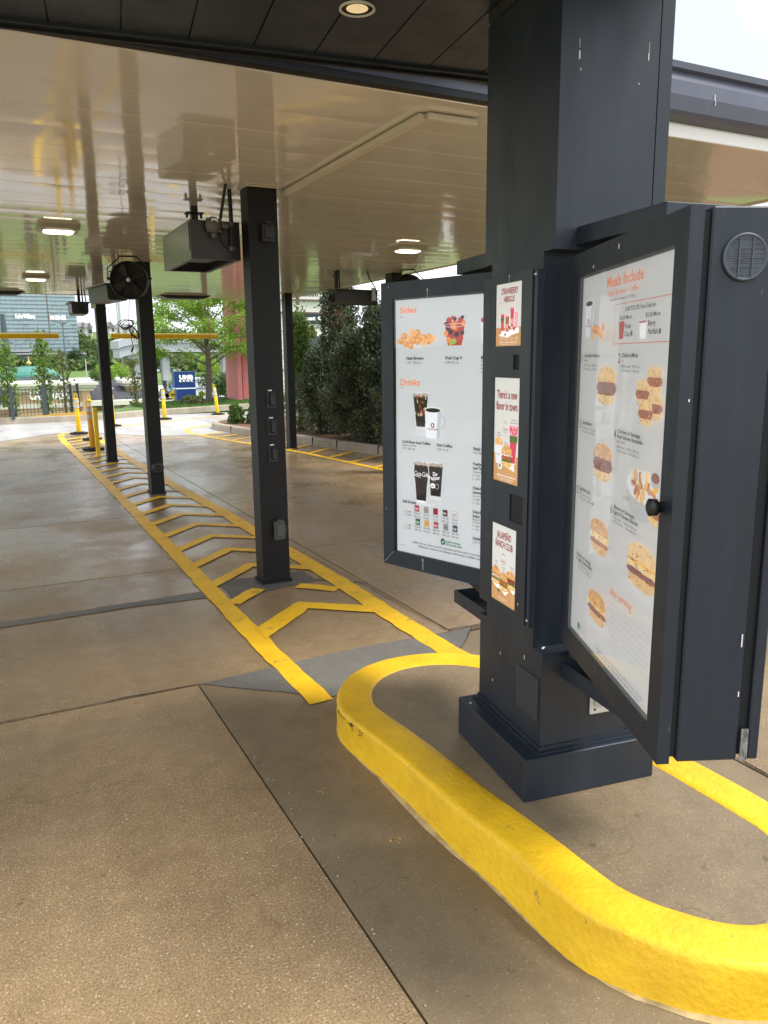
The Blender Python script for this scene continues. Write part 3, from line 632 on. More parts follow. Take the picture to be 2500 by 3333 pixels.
# ---------------- round fans
def fan(loc, rz, label, flip=False):
    t = thing('wall_fan', label, 'fan', loc, rz, 'caged fans under the canopy')
    ax = Vector((0, -1, 0)); r = .205
    s = MB(); s.lathe([(r, -.07), (r+.004, -.06), (r+.004, .05), (r, .06), (r-.006, .06), (r-.006, -.07)], (0, 0, 0), BLACK, 40, ax); s.build('drum', t)
    s = MB()
    for dy in (.062, -.072):
        for k in range(11):
            rr = .05+k*.0145; pts = [(rr*math.cos(a), -dy, rr*math.sin(a)) for a in np.linspace(0, 2*math.pi, 33)]; s.tube(pts, .0013, DARKG, 4, cap=False)
        for k in range(6): a = k*math.pi/3+.3; s.tube([(.03*math.cos(a), -dy, .03*math.sin(a)), (r*math.cos(a), -dy, r*math.sin(a))], .0022, DARKG, 5)
    s.build('guard', t)
    FB = mat('fan_blade', (.055, .05, .042), .4, metal=.3)
    for k in range(4):
        a0 = .55+k*math.pi/2; s = MB(); vs = []
        for j, (rr, wd) in enumerate(((.05, .035), (.10, .07), (.15, .085), (.188, .085))):
            for e, dz in ((-1, -.018), (1, .018)): a = a0+e*wd/rr/2; vs.append((rr*math.cos(a), dz, rr*math.sin(a)))
        s.add(vs, [(2*i, 2*i+1, 2*i+3, 2*i+2) for i in range(3)], FB, True); s.build('blade', t)
    s = MB(); s.lathe([(.05, -.03), (.05, .03), (.035, .04)], (0, 0, 0), BLACK, 20, ax); s.lathe([(.022, .066), (.020, .072)], (0, 0, 0), STICK, 16, ax); s.lathe([(.055, 0), (.06, -.05), (.05, -.11)], (0, 0, 0), BLACK, 16, ax); s.build('motor_hub', t)
    s = MB(); h = CZ-loc[2]-.005
    s.tube([(-.235, 0, .02), (-.235, .0, .135), (-.09, .0, h), (.085, .0, h), (.232, .0, .125), (.232, 0, .02)], .007, BLACK, 6)
    for e in (-1, 1): s.lathe([(.014, 0), (.018, .018), (.01, .035)], (e*.215, 0, .02), BLACK, 10, Vector((e, 0, 0)))
    s.box((-.09, -.012, h-.002), (.085, .012, h+.004), BLACK); s.build('yoke', t)
    return t
f1 = fan((1.602, 9.50, 2.535), R(-22), 'round caged black fan hanging in front of the second column')
f2 = fan((5.24, 9.55, 2.53), R(-55), 'caged fan at the right-hand column, above the drinks menu board')
s = MB()  # its hanging power cord with a loose coil and plug
p0 = at(421, 965, 9.5); cords = [p0, at(420, 1000, 9.55), at(419, 1050, 9.6), at(424, 1065, 9.6)]
s.tube([tuple(p) for p in cords], .0035, BLACK, 6)
for k in range(3):
    c = at(408+k*4, 1053+k*2, 9.6); pts = [tuple(c+RT*(.085*math.cos(a)*(1-.12*k))+UP*(.045*math.sin(a)*(1+.1*k))+RT*.02*k*math.sin(a)) for a in np.linspace(0, 2*math.pi, 20)]; s.tube(pts, .0045, BLACK, 6, cap=False)
    c = at(434+k*2, 1078+k*3, 9.6); ax1 = (RT*.6-UP*.8).normalized(); ax2 = (RT*.8+UP*.6); pts = [tuple(c+ax1*(.085*math.cos(a))+ax2*(.028*math.sin(a)*(1+.2*k))) for a in np.linspace(0, 2*math.pi, 18)]; s.tube(pts, .0045, BLACK, 6, cap=False)
s.tube([tuple(at(x, y_, 9.6)) for x, y_ in ((420, 1068), (426, 1085), (428, 1105), (433, 1125), (434, 1130))], .0045, BLACK, 6)
a, b = at(434, 1128, 9.6), at(428, 1146, 9.6); s.tube([tuple(a), tuple(a.lerp(b, .4)), tuple(b)], [.005, .011, .010], BLACK, 8)
for e in (-.006, .006): q = b+RT*e; s.tube([tuple(q), tuple(q-UP*.02)], .0015, DARKG, 4)
tag(s.build('power_cord'), 'black power cord with coiled loop and plug dangling beside the second column', 'cord')
# ---------------- tapered radiant heaters
def radiant(loc, rz, label, l=.62, wt=.17, wb=.11, grp='slim radiant heaters under the canopy'):
    t = thing('radiant_heater', label, 'heater', loc, rz, grp)
    s = MB(); pr_ = [(-wt, .19), (-wt+.035, .175), (-wb-.02, .03), (-wb, .0), (wb, 0), (wb+.02, .03), (wt-.035, .175), (wt, .19)]
    s.prism(pr_, 0, l, DARKG, axis='y'); s.build('body', t)
    s = MB(); s.box((-wt-.01, -.05, .19), (wt+.01, l+.03, .198), HG); s.build('reflector_plate', t)
    s = MB(); s.box((-.06, -.012, .03), (.055, .0, .14), BLACK); s.tube([(-.02, -.02, .12), (-.05, -.03, .06), (.0, -.03, .02), (.04, -.02, .08)], .012, DARKG, 8); s.build('burner_end', t)
    h = CZ-loc[2]
    s = MB(); s.box((-.025, .05, .198), (.02, .08, h), BLACK); s.tube([(.055, .06, .15), (.05, .06, h)], .012, BLACK, 8); s.tube([(.11, .06, .17), (.09, .06, h)], .010, BLACK, 8); s.box((-.07, .04, h-.07), (.06, .09, h-.06), BLACK); s.build('hanger', t)
    return t
radiant((1.62, 10.5, 2.385), R(9), 'tapered radiant heater just behind the hanging fan', l=.8)
radiant((1.575, 14.25, 2.41), R(0), 'tapered radiant heater beside the farthest island column')
radiant((4.34, 10.05, 2.36), R(-84), 'long radiant heater at the right, with metal junction box, near the conifers', l=.66, wt=.13, wb=.09)
t = thing('junction_box', 'small silver junction box wired to the right-hand radiant heater', 'electrical box', tuple(at(1215, 957, 9.93)))
s = MB(); s.box((-.035, -.03, -.09), (.03, 0, .0), mat('galvanised', (.35, .35, .34), .45, metal=.6)); s.build('lower_box', t)
s = MB(); s.box((-.03, -.028, .003), (.02, 0, .08), MATS['galvanised']); s.build('upper_box', t)
s = MB(); s.tube([(-.09, 0, .30), (-.06, -.01, .20), (.01, -.02, .10), (.05, -.02, .02), (.045, -.02, -.06), (.08, -.02, -.06)], .009, BLACK, 8); s.build('flexible_conduit', t)
t = thing('sensor_box', 'small cream box at the top of the far island column', 'sensor', (1.655, 13.2, 2.60))
s = MB(); s.box((-.035, 0, -.16), (.035, .05, .0), WHITEP, bev=.006); s.build('housing', t)
s = MB(); s.box((-.02, -.003, -.08), (.02, 0, -.075), GAP); s.box((-.02, -.003, -.06), (.02, 0, -.055), GAP); s.build('vent', t)
t = thing('sensor_box', 'small cream box at the top of the right-edge column', 'sensor', (4.99+.10, 13.3, 2.68))
s = MB(); s.box((-.03, 0, -.11), (.03, .05, .12), WHITEP, bev=.006); s.build('housing', t)
# ---------------- canopy lights
LED = mat('lamp_diffuser', (.9, .85, .6), .4, emit=(1, .90, .62), estr=2.4)
LEDF = mat('lamp_frame', (.36, .33, .26), .4)
def lamp(x, y, label):
    t = thing('canopy_light', label, 'light', (x, y, CZ), 0, 'square lights in the canopy soffit')
    def rr(w_, d_, r_): return [(cx*(w_-r_)+r_*math.cos(a), cy*(d_-r_)+r_*math.sin(a)) for cx, cy, a0 in ((1, 1, 0), (-1, 1, 90), (-1, -1, 180), (1, -1, 270)) for a in [R(a0+k*22.5) for k in range(5)]]
    s = MB(); A = rr(.175, .175, .05); B = rr(.168, .168, .05); C_ = rr(.125, .085, .03); n = len(A)
    vs = [(p[0], p[1], 0) for p in A]+[(p[0], p[1], -.035) for p in B]+[(p[0], p[1], -.045) for p in C_]
    s.add(vs, [(k*n+i, k*n+n+i, k*n+n+(i+1) % n, k*n+(i+1) % n) for k in (0, 1) for i in range(n)], LEDF); s.build('frame', t)
    s = MB(); D = rr(.11, .070, .03); vs = [(p[0], p[1], -.045) for p in C_]+[(p[0], p[1], -.058) for p in D]
    s.add(vs, [(i, n+i, n+(i+1) % n, (i+1) % n) for i in range(n)]+[tuple(range(2*n-1, n-1, -1))], LED); s.build('diffuser', t)
lamp(.72, 7.66, 'lit square soffit light over the left lane, nearest on the left'); lamp(.80, 12.2, 'lit soffit light over the left lane, farther back')
lamp(4.18, 7.62, 'lit square soffit light over the right lane, above the drinks board'); 
# dark slim fixtures at the exit edge
for x0, x1, lb in ((-.3, .80, 'dark slim fixture under the far canopy edge, left lane'), (3.0, 3.96, 'dark slim fixture under the far canopy edge, middle')):
    t = thing('slim_fixture', lb, 'fixture', ((x0+x1)/2, 15.0, CZ)); w_ = (x1-x0)/2
    s = MB(); s.prism([(-w_, 0), (-w_+.14, -.055), (w_-.14, -.055), (w_, 0)], -.16, .16, BLACK, axis='y'); s.build('housing', t)
    s = MB(); s.box((-w_+.2, -.1, -.060), (w_-.2, .1, -.056), DARKG); s.build('lens', t)
# clearance bars on chains
CH_ = mat('orange_chain', (.45, .18, .04), .5)
def clearance(x0, x1, chains, label):
    t = thing('clearance_bar', label, 'clearance bar', ((x0+x1)/2, 15.5, 2.09), 0, 'yellow clearance bars over the lane exits')
    h = (x1-x0)/2; r = .05
    s = MB(); s.tube([(-h, 0, 0), (-h+.02, 0, 0), (0, 0, -.004), (h-.02, 0, 0), (h, 0, 0)], [r*.6, r, r, r, r*.6], YPL, 18); s.build('tube', t)
    for c in chains: s = MB(); s.tube([(c-(x0+x1)/2+dx, 0, 0) for dx in (-.012, .012)], r+.001, mat('clear_tape', (.6, .42, .1), .3), 18); s.build('hanging_band', t)
    for c in chains:
        s = MB(); z = .05; k = 0; cc = c-(x0+x1)/2
        while z < .70:
            hz = .022; pts = [(cc+(.009*math.cos(a) if k % 2 else 0), (0 if k % 2 else .009*math.cos(a)), z+hz*math.sin(a)) for a in np.linspace(0, 2*math.pi, 9)]; s.tube(pts, .004, CH_, 4, cap=False); z += .034; k += 1
        s.build('chain', t)
clearance(-.95, 1.315, (-.8, 1.165), 'yellow round clearance bar hanging over the left lane exit'); clearance(2.2, 4.225, (2.35, 4.05), 'yellow round clearance bar hanging over the middle lane exit')
# ---------------- delineator posts
REFL = mat('reflective_band', (.55, .55, .52), .35); RUB = mat('black_rubber', (.012, .012, .012), .8)
def post(x, y, label, m=YPL, h=.90, lean=(0, 0), rz=0):
    t = thing('delineator_post', label, 'delineator post', (x, y, .004), rz, 'yellow delineator posts')
    s = MB(); pr_ = [(.205*math.cos(a), .205*math.sin(a)) for a in [k*math.pi/4+math.pi/8 for k in range(8)]]; s.prism(pr_, 0, .035, RUB); s.prism([(p[0]*.6, p[1]*.6) for p in pr_], .035, .05, RUB); s.build('rubber_base', t)
    s = MB(); s.lathe([(.052, .05), (.055, .06), (.050, .40), (.052, .41), (.048, .42), (.046, h-.13), (.050, h-.125), (.050, h-.105), (.03, h-.09)], (0, 0, 0), m, 18)
    b = s.build('tube', t)
    s = MB(); s.lathe([(.0535, .585), (.0525, .66)], (0, 0, 0), REFL, 18); b2 = s.build('reflective_band', t); s = MB(); s.lathe([(.0525, .70), (.0515, .77)], (0, 0, 0), REFL, 18); b3 = s.build('reflective_band', t)
    s = MB(); s.tube([(-.026, 0, h-.10), (-.026, 0, h-.01), (-.012, 0, h+.006), (.012, 0, h+.006), (.026, 0, h-.01), (.026, 0, h-.10)], .008, m, 8); b4 = s.build('handle', t)
    for o in (b, b2, b3, b4): o.rotation_euler = (lean[1], lean[0], 0)
post(1.73, 15.44, 'amber delineator post, the nearest one, beside the far column', ORPL, .905, (-.03, 0)); post(1.95, 17.43, 'yellow delineator post right behind the amber one', YPL, .93)
post(1.85, 19.0, 'yellow delineator post at the left tip of the hatched island', YPL, .90); post(2.84, 20.68, 'yellow delineator post mostly hidden behind the far column', YPL, .9)
post(4.44, 22.27, 'yellow upright delineator post seen beside the second column', YPL, .9); post(6.22, 23.26, 'yellow leaning delineator post, farthest right near the tree', YPL, .9, (-.09, 0))
t = thing('guard_post', 'thin yellow square guard post touching the far column', 'post', (1.69, 14.4, 0))
s = MB(); s.box((-.035, -.035, .0), (.035, .035, .84), YPL, bev=.008); s.build('sleeve', t); s = MB(); s.box((-.06, -.06, 0), (.06, .06, .012), YPL); s.build('foot_plate', t)
# ================================================================== kiosk post with order canopy (local u = X, v = Y, turned 8 degrees)
KO, KR = (1.589, 1.967), R(-8)
kp = thing('menu_canopy_post', 'big dark blue-grey boxed post on the yellow island carrying a flat dark order canopy', 'post', (*KO, 0), KR)
s = MB(); s.box((-.075, -.035, .147), (.45, .51, .304), KDARK, bev=.003); s.build('plinth', kp)
s = MB(); s.box((-.018, -.018, .304), (.41, .493, .312), KDARK); s.box((-.006, -.006, .312), (.398, .481, .326), KDARK); s.build('flashing', kp)
s = MB(); Z1 = .662; s.prism([(0, 0), (.342, 0), (.342, .475), (0, .475)], .326, Z1, KDARK)
s.box((.346, 0.004, .326), (.392, .471, Z1), KDARK); s.build('lower_body', kp)
s = MB(); s.box((0, .066, Z1), (.392, .418, 1.967), KDARK); s.build('neck', kp)
s = MB(); s.prism([(0, 0), (.340, 0), (.340, .475), (0, .475)], 1.967, 2.748, KDARK); s.box((.346, .003, 1.967), (.392, .472, 2.748), KDARK); s.box((.335, .008, 1.97), (.35, .465, 2.745), GAP)
s.build('upper_body', kp)
MESHM = mat('perforated_mesh', (.03, .03, .032), .6, bump=1, bscale=400)
s = MB(); s.box((-.001, .002, 2.756), (.391, .473, 2.80), MESHM); s.build('mesh_band', kp)
def gridpanel(mb, o, ux, uz, nrm, w_, h, m, back, nx, nz, bar):
    """perforated grille: dark back with diagonal-ish lattice of thin bars"""
    o = Vector(o); ux = Vector(ux); uz = Vector(uz); nrm = Vector(nrm)
    mb.quad(*[tuple(o+ux*a+uz*b-nrm*.001) for a, b in ((0, 0), (w_, 0), (w_, h), (0, h))], back)
    for i in range(nx+1):
        a = w_*i/nx; mb.quad(*[tuple(o+ux*x+uz*z+nrm*.002) for x, z in ((a-bar, 0), (a+bar, 0), (a+bar, h), (a-bar, h))], m)
    for j in range(nz+1):
        b = h*j/nz; mb.quad(*[tuple(o+ux*x+uz*z+nrm*.0025) for x, z in ((0, b-bar), (w_, b-bar), (w_, b+bar), (0, b+bar))], m)
s = MB(); gridpanel(s, (-.0015, .165, .416), (0, -1, 0), (0, 0, 1), (-1, 0, 0), .147, .147, mat('grille_grey', (.06, .065, .07), .45), GAP, 14, 14, .0021); s.build('ventilation_grille', kp)
s = MB()
for (v_, z, h, w_) in ((.3, .55, .012, .002), (.12, .60, .016, .002), (.36, .42, .01, .0015)): s.box((-.0012, v_, z), (.0005, v_+w_, z+h), DROP)
for (u_, v_) in ((.03, .05), (.038, .058)): s.lathe([(.006, 0), (.003, .002)], (u_, v_, Z1-.0005), DROP, 7)
s.merge(kp, 'lower_body')
s = MB(); s.lathe([(.006, 0), (.003, .002)], (-.055, .44, .3035), DROP, 7); s.merge(kp, 'plinth')
s = MB()
for (u_, z, h, w_) in ((.06, 2.50, .022, .004), (.066, 2.47, .006, .003), (.061, 2.53, .025, .001), (.30, 2.52, .02, .003), (.302, 2.54, .03, .001), (.27, 2.45, .004, .003), (.20, 1.99, .02, .004)): s.box((u_, -.0012, z), (u_+w_, .0008, z+h), DROP)
s.merge(kp, 'upper_body')
# order canopy overhead
s = MB(); 
u0, u1, v0, v1, zs = -2.4, .39, -.60, 1.05, 2.79
s.box((u0, v0, zs+.012), (u1, v1, zs+.20), SOFD); 
k = u0+.045
while k < u1-.05: e = min(k+.229, u1-.04); s.box((k, v0+.05, zs+.002), (e, v1-.055, zs+.011), SOFD); k += .235
s.build('canopy_slab', kp)
s = MB(); 
for a, b in (((u0, v1-.055, zs-.012), (u1, v1, zs+.011)), ((u0, v0, zs-.012), (u1, v0+.05, zs+.011)), ((u0, v0+.053, zs-.012), (u0+.04, v1-.058, zs+.011)), ((u1-.035, v0+.053, zs-.012), (u1, -.01, zs+.011)), ((u1-.035, .49, zs-.012), (u1, v1-.058, zs+.011))): s.box(a, b, KDARK, bev=.003)
s.box((u0+.002, v1-.03, zs-.022), (u1-.002, v1-.012, zs-.0125), CDARK); s.build('canopy_edge_trim', kp)
# recessed downlight
lx_, ly_ = 1.233-KO[0], 2.59-KO[1]; lu, lv = lx_*math.cos(-KR)-ly_*math.sin(-KR), lx_*math.sin(-KR)+ly_*math.cos(-KR)
t = thing('recessed_downlight', 'round recessed downlight in the dark overhead canopy soffit', 'light', (1.233, 2.59, zs))
s = MB(); s.lathe([(.060, .0), (.061, -.006), (.055, -.008), (.052, .0), (.042, .006)], (0, 0, 0), WHITEP, 32); s.build('trim_ring', t)
s = MB(); s.lathe([(.041, .000), (.02, -.001), (.001, -.001)], (0, 0, -.002), mat('downlight_lens', (.5, .40, .22), .4, emit=(1, .75, .4), estr=.25), 28); s.build('lens', t)
s = MB(); s.lathe([(.052, -.0022), (.0415, -.0018)], (0, 0, 0), GAP, 28); s.build('baffle', t)
# socket plate on the post front
t = thing('white_plate', 'pale plastic service plate on the post front under the breakfast board', 'plate', (KO[0]+.196*math.cos(KR), KO[1]+.196*math.sin(KR), .416), KR)
s = MB(); s.box((-.005, -.010, 0), (.115, -.001, .115), WHITEP, bev=.003); s.build('back_plate', t)
s = MB(); s.box((.008, -.026, .03), (.10, -.010, .10), mat('cloudy_plastic', (.5, .52, .48), .25), bev=.006); s.build('cover', t)
s = MB(); s.lathe([(.012, .0), (.012, .01), (.006, .011)], (.05, -.026, .05), WHITEP, 16, Vector((0, -1, 0))); s.build('lock', t); s = MB(); s.lathe([(.004, 0), (.004, .002)], (.012, -.0105, .018), GAP, 8, Vector((0, -1, 0))); s.build('screw_hole', t)

# ------------------------------------------------------------------ printed faces
def pm(col, name=None, e=.22, var=0, scale=60, rough=.45):
    key = 'print_'+('%02x%02x%02x' % tuple(int(min(1, c)*255) for c in col))+('n' if var else '')+('%d' % int(e*100))
    return mat(key, col, rough, emit=col, estr=e, var=var, scale=scale, spec=.3)
FONTCACHE = {}
def text_mesh(txt, bold=0, spacing=1):
    key = (txt, bold, spacing)
    if key in FONTCACHE: return FONTCACHE[key]
    cu = bpy.data.curves.new('t', 'FONT'); cu.body = txt; cu.size = 1; cu.offset = bold; cu.resolution_u = 2; cu.space_character = spacing
    ob = bpy.data.objects.new('t', cu); me = bpy.data.meshes.new_from_object(ob)
    V = [(v.co.x, v.co.y) for v in me.vertices]; F = [tuple(p.vertices) for p in me.polygons]
    bpy.data.objects.remove(ob); bpy.data.meshes.remove(me); bpy.data.curves.remove(cu)
    x0 = min(v[0] for v in V); x1 = max(v[0] for v in V)
    FONTCACHE[key] = ([(v[0]-x0, v[1]) for v in V], F, x1-x0); return FONTCACHE[key]
class Print(MB):
    """flat artwork in a board's own frame: x to the right, z up, y = depth (towards the reader is minus)"""
    lay = .0006
    def sh(s, pts, m, l=1): s.add([(x, -s.lay*l, z) for x, z in pts], [tuple(range(len(pts)))], m)
    def rect(s, x0, z0, x1, z1, m, l=1): s.sh([(x0, z0), (x1, z0), (x1, z1), (x0, z1)], m, l)
    def ell(s, x, z, rx, rz, m, l=2, n=18, jit=0, rot=0):
        pts = []
        for i in range(n):
            a = 2*math.pi*i/n; k = 1+jit*random.uniform(-1, 1); px, pz = rx*math.cos(a)*k, rz*math.sin(a)*k
            pts.append((x+px*math.cos(rot)-pz*math.sin(rot), z+px*math.sin(rot)+pz*math.cos(rot)))
        s.sh(pts, m, l)
    def ring(s, x, z, rx, rz, w_, m, l=3, n=24, a0=0, a1=360, rot=0):
        vs = []
        for i in range(n+1):
            a = R(a0+(a1-a0)*i/n)
            for k in (1, 0): px, pz = (rx-w_*k)*math.cos(a), (rz-w_*k)*math.sin(a); vs.append((x+px*math.cos(rot)-pz*math.sin(rot), -s.lay*l, z+px*math.sin(rot)+pz*math.cos(rot)))
        s.add(vs, [(2*i, 2*i+1, 2*i+3, 2*i+2) for i in range(n)], m)
    def line(s, x0, z0, x1, z1, w_, m, l=3):
        d = Vector((x1-x0, z1-z0)).normalized(); nx, nz = -d.y*w_/2, d.x*w_/2; s.sh([(x0-nx, z0-nz), (x1-nx, z1-nz), (x1+nx, z1+nz), (x0+nx, z0+nz)], m, l)
    def text(s, txt, x, z, h, m, w=None, l=4, bold=0, rot=0, align='l', xs=1, spacing=1, shear=0):
        V, F, W_ = text_mesh(txt, bold, spacing); sz = h/.73; sx = sz*xs if w is None else w/W_
        ox = {'l': 0, 'c': -W_*sx/2, 'r': -W_*sx}[align]; c_, s_ = math.cos(rot), math.sin(rot); vs = []
        for a, b in V: px, pz = a*sx+ox+b*sz*shear, b*sz; vs.append((x+px*c_-pz*s_, -s.lay*l, z+px*s_+pz*c_))
        s.add(vs, F, m)
INK = pm((.035, .04, .045), e=0); GREYT = pm((.10, .105, .11), e=.0); REDT = pm((.62, .14, .07), e=.15); ORT = pm((.70, .25, .13), e=.2); DRED = pm((.33, .02, .03), e=.1)
GREEN = pm((.02, .16, .09), e=.1); WHT = pm((.8, .8, .8), e=.25); PAPER = pm((.56, .57, .58), e=.25)
BUND = pm((.42, .19, .05), e=.12, var=.3, scale=80); CHKD = pm((.16, .03, .015), e=.05); CHKL = pm((.55, .20, .08), e=.15, var=.3)
BUN = pm((.62, .34, .12), e=.2, var=.45, scale=45); BUN2 = pm((.74, .50, .22), e=.2, var=.2, scale=60); BISC = pm((.78, .58, .30), e=.2, var=.2, scale=60); CHK = pm((.30, .065, .025), e=.12, var=.75, scale=75); CHK2 = pm((.50, .15, .05), e=.12, var=.6, scale=80)
CHEESE = pm((.85, .50, .05), e=.2, var=.1); EGG = pm((.85, .70, .35), e=.2, var=.1); LET = pm((.10, .20, .04), e=.1, var=.5, scale=120); BACON = pm((.30, .05, .03), e=.1, var=.5, scale=120); GOLD = pm((.60, .28, .07), e=.2, var=.35, scale=90); GOLDL = pm((.75, .43, .14), e=.2, var=.3, scale=90)
COLA = pm((.022, .010, .008), e=.05, var=.4, scale=60); ICE = pm((.50, .42, .36), e=.15, var=.4, scale=160); PINK = pm((.62, .06, .10), e=.2, var=.2, scale=70); PINKL = pm((.80, .35, .42), e=.2, var=.25, scale=90); WOOD = pm((.56, .31, .13), e=.2, var=.12, scale=9)
BERRY = pm((.03, .03, .06), e=.05); STRAW = pm((.50, .05, .03), e=.15, var=.3, scale=60); ORANGE = pm((.75, .28, .08), e=.2); APPLE = pm((.35, .48, .12), e=.2); MUG = pm((.66, .68, .70), e=.25); MUGS = pm((.48, .50, .52), e=.2); GLS = pm((.62, .64, .65), e=.22); CREAMY = pm((.62, .45, .30), e=.2)
def sandwich(s, x, z, w_, h, top=BUN, low=BISC, fill=((CHK, .32),), tilt=0, l=3, jag=.06):
    """layered roll: lower half, fillings, domed crown; z is the bottom"""
    n = 16; hl = h*.26
    def dome(cx, z0, ww, hh, m, ll, up=True, pw=.55):
        pts = []
        for i in range(n+1): a = math.pi*i/n; pts.append((cx+ww/2*math.cos(a), z0+(1 if up else -1)*hh*abs(math.sin(a))**pw*(1+random.uniform(-.03, .03))))
        s.sh(pts, m, ll)
    dome(x+tilt*.0, z+hl, w_*.92, hl, low, l, False, .6); s.rect(x-w_*.46, z+hl*.9, x+w_*.46, z+hl*1.15, low, l)
    zz = z+hl; tot = h*.40
    for k, (m, fr) in enumerate(fill):
        hh = tot*fr/sum(f for _, f in fill); top_ = []; bot_ = []
        for i in range(n+1): px = x-w_*.53+w_*1.06*i/n; e = 1-(2*i/n-1)**6; bot_.append((px, zz+random.uniform(-jag, jag)*h*.3+(1-e)*hh*.4)); top_.append((px, zz+hh*(1.1 if k < len(fill)-1 else 1)-(1-e)*hh*.5+random.uniform(-jag, jag)*h*.2))
        s.sh(bot_+top_[::-1], m, l+1+k); zz += hh
    dome(x, z+h*.60, w_, h*.40, top, l+1+len(fill), True, .6)
    L_ = l+2+len(fill)
    for i in range(26):   # crust mottling on the crown, crisp edges and crumbs on the filling
        a = random.uniform(-1, 1); b = random.random(); zz_ = z+h*(.62+.34*b*(1-a*a)**.5); s.ell(x+a*w_*.42, zz_, w_*random.uniform(.02, .07), h*random.uniform(.008, .028), (BUN2, BUND, top, BUN2, BISC)[i % 5], L_, 8, .3, a*-.8)
    for i in range(22):
        a = random.uniform(-.5, .5); s.ell(x+a*w_, z+h*random.uniform(.27, .60), w_*random.uniform(.02, .06), h*random.uniform(.008, .025), (fill[0][0], CHKD, fill[-1][0], CHKL)[i % 4], L_, 7, .35, random.uniform(-1, 1))
    for i in range(8): s.ell(x+random.uniform(-.4, .4)*w_, z+h*random.uniform(.04, .22), w_*.05, h*.015, (BUND, BUN2)[i % 2], L_, 7, .3)
def napkin(s, x, z, w_, h, l=2): s.sh([(x-w_*.5, z+h*.35), (x-w_*.1, z-h*.1), (x+w_*.05, z-h*.02), (x+w_*.15, z-h*.12), (x+w_*.5, z+h*.4), (x+w_*.3, z+h), (x-w_*.3, z+h)], PAPER, l)
def mug(s, x, z, w_, h, l=3, logo=True):
    s.ring(x+w_*.42, z+h*.60, w_*.30, h*.26, w_*.09, MUGS, l); s.sh([(x-w_*.40, z+h*.05), (x-w_*.34, z), (x+w_*.34, z), (x+w_*.40, z+h*.05), (x+w_*.46, z+h), (x-w_*.46, z+h)], MUG, l+1)
    s.sh([(x+w_*.2, z+h*.01), (x+w_*.34, z), (x+w_*.40, z+h*.05), (x+w_*.46, z+h), (x+w_*.28, z+h)], MUGS, l+2); s.ell(x, z+h, w_*.46, h*.10, MUG, l+3); s.ell(x, z+h*.99, w_*.42, h*.075, COLA, l+4)
    if logo: s.ell(x-.001, z+h*.46, w_*.10, h*.09, DRED, l+5, 14); s.ell(x-.001, z+h*.46, w_*.04, h*.055, WHT, l+6, 10); s.text('THRIVE FARMERS', x, z+h*.30, h*.045, DRED, w=w_*.60, l=l+5, align='c', bold=.02)
def glass(s, x, z, wt, wb, h, m, l=3, foam=ICE, base=True):
    s.sh([(x-wb/2, z), (x+wb/2, z), (x+wt/2, z+h), (x-wt/2, z+h)], GLS, l); b = .09 if base else .02
    s.sh([(x-wb/2*.92, z+h*b), (x+wb/2*.92, z+h*b), (x+wt/2*.95, z+h*.9), (x-wt/2*.95, z+h*.9)], m, l+1)
    for i in range(9): s.ell(x-wt*.42+wt*.84*i/8, z+h*(.93+random.uniform(-.03, .03)), wt*.09, h*.045, foam, l+2, 7, .3)
def tots(s, x, z, w_, h, l=3, m1=GOLD, m2=GOLDL, n=13):
    for i in range(n):
        t_ = i/(n-1); px = x-w_/2+w_*(.1+.8*((i*.618) % 1)); pz = z+h*(.2+.6*((i*.37) % 1)*(1-abs(px-x)/w_)); s.ell(px, pz, w_*.115, h*.20, m1 if i % 3 else m2, l+i % 4, 12, .12, random.uniform(-.6, .6)); s.ell(px-w_*.02, pz+h*.05, w_*.06, h*.09, m2, l+4, 8, .15)
def stamp(s, x, z, r, l=3):
    s.ring(x, z, r*.8, r, r*.06, DRED, l); s.ell(x, z+r*1.1, r*.1, r*.13, DRED, l, 7); s.rect(x-r, z+r*.0, x+r, z+r*.40, WHT, l+1); s.text('LIMITED', x, z+r*.04, r*.33, DRED, w=r*1.85, l=l+2, align='c'); s.text('TIME', x, z-r*.50, r*.33, DRED, w=r*1.15, l=l+2, align='c')
def cabinet(name, P, ang, W_, z0, z1, label, cat='menu board'):
    """two-door menu cabinet: front door frame, gap, core box, gap, rear door; local x along the face, y into the cabinet"""
    t = thing(name, label, cat, (P[0], P[1], 0), ang, 'tall dark menu cabinets'); a, b = z0, z1; fw = .068
    s = MB()
    def frame(y0, y1, f=fw):
        s.prism([(0, a), (W_, a), (W_-f, a+f), (f, a+f)], y0, y1, KDARK, axis='y'); s.prism([(f, b-f), (W_-f, b-f), (W_, b), (0, b)], y0, y1, KDARK, axis='y')
        s.prism([(0, a), (f, a+f), (f, b-f), (0, b)], y0, y1, KDARK, axis='y'); s.prism([(W_-f, a+f), (W_, a), (W_, b), (W_-f, b-f)], y0, y1, KDARK, axis='y')
    frame(0, .030); s.build('door_frame', t)
    s = MB(); i = .012; s.box((i, .033, a+i), (W_-i, .0475, b-i), GAP); s.box((i, .192, a+i), (W_-i, .214, b-i), GAP); s.build('seal', t)
    s = MB(); s.box((.002, .048, a+.002), (W_-.002, .191, b-.002), KDARK, bev=.004); s.build('core_box', t)
    s = MB(); s.box((0, .215, a+.004), (W_, .240, b), KDARK, bev=.003); s.build('rear_door', t)
    s = MB(); f = fw; 
    s.box((f, .012, a+f), (W_-f, .0135, b-f), BLACK); 
    for (p, q) in (((f, .0136, a+f), (f+.006, .030, b-f)), ((W_-f-.006, .0136, a+f), (W_-f, .030, b-f)), ((f+.006, .0136, b-f-.006), (W_-f-.006, .030, b-f)), ((f+.006, .0136, a+f), (W_-f-.006, .030, a+f+.006))): pass
    s.build('backing', t)
    return t
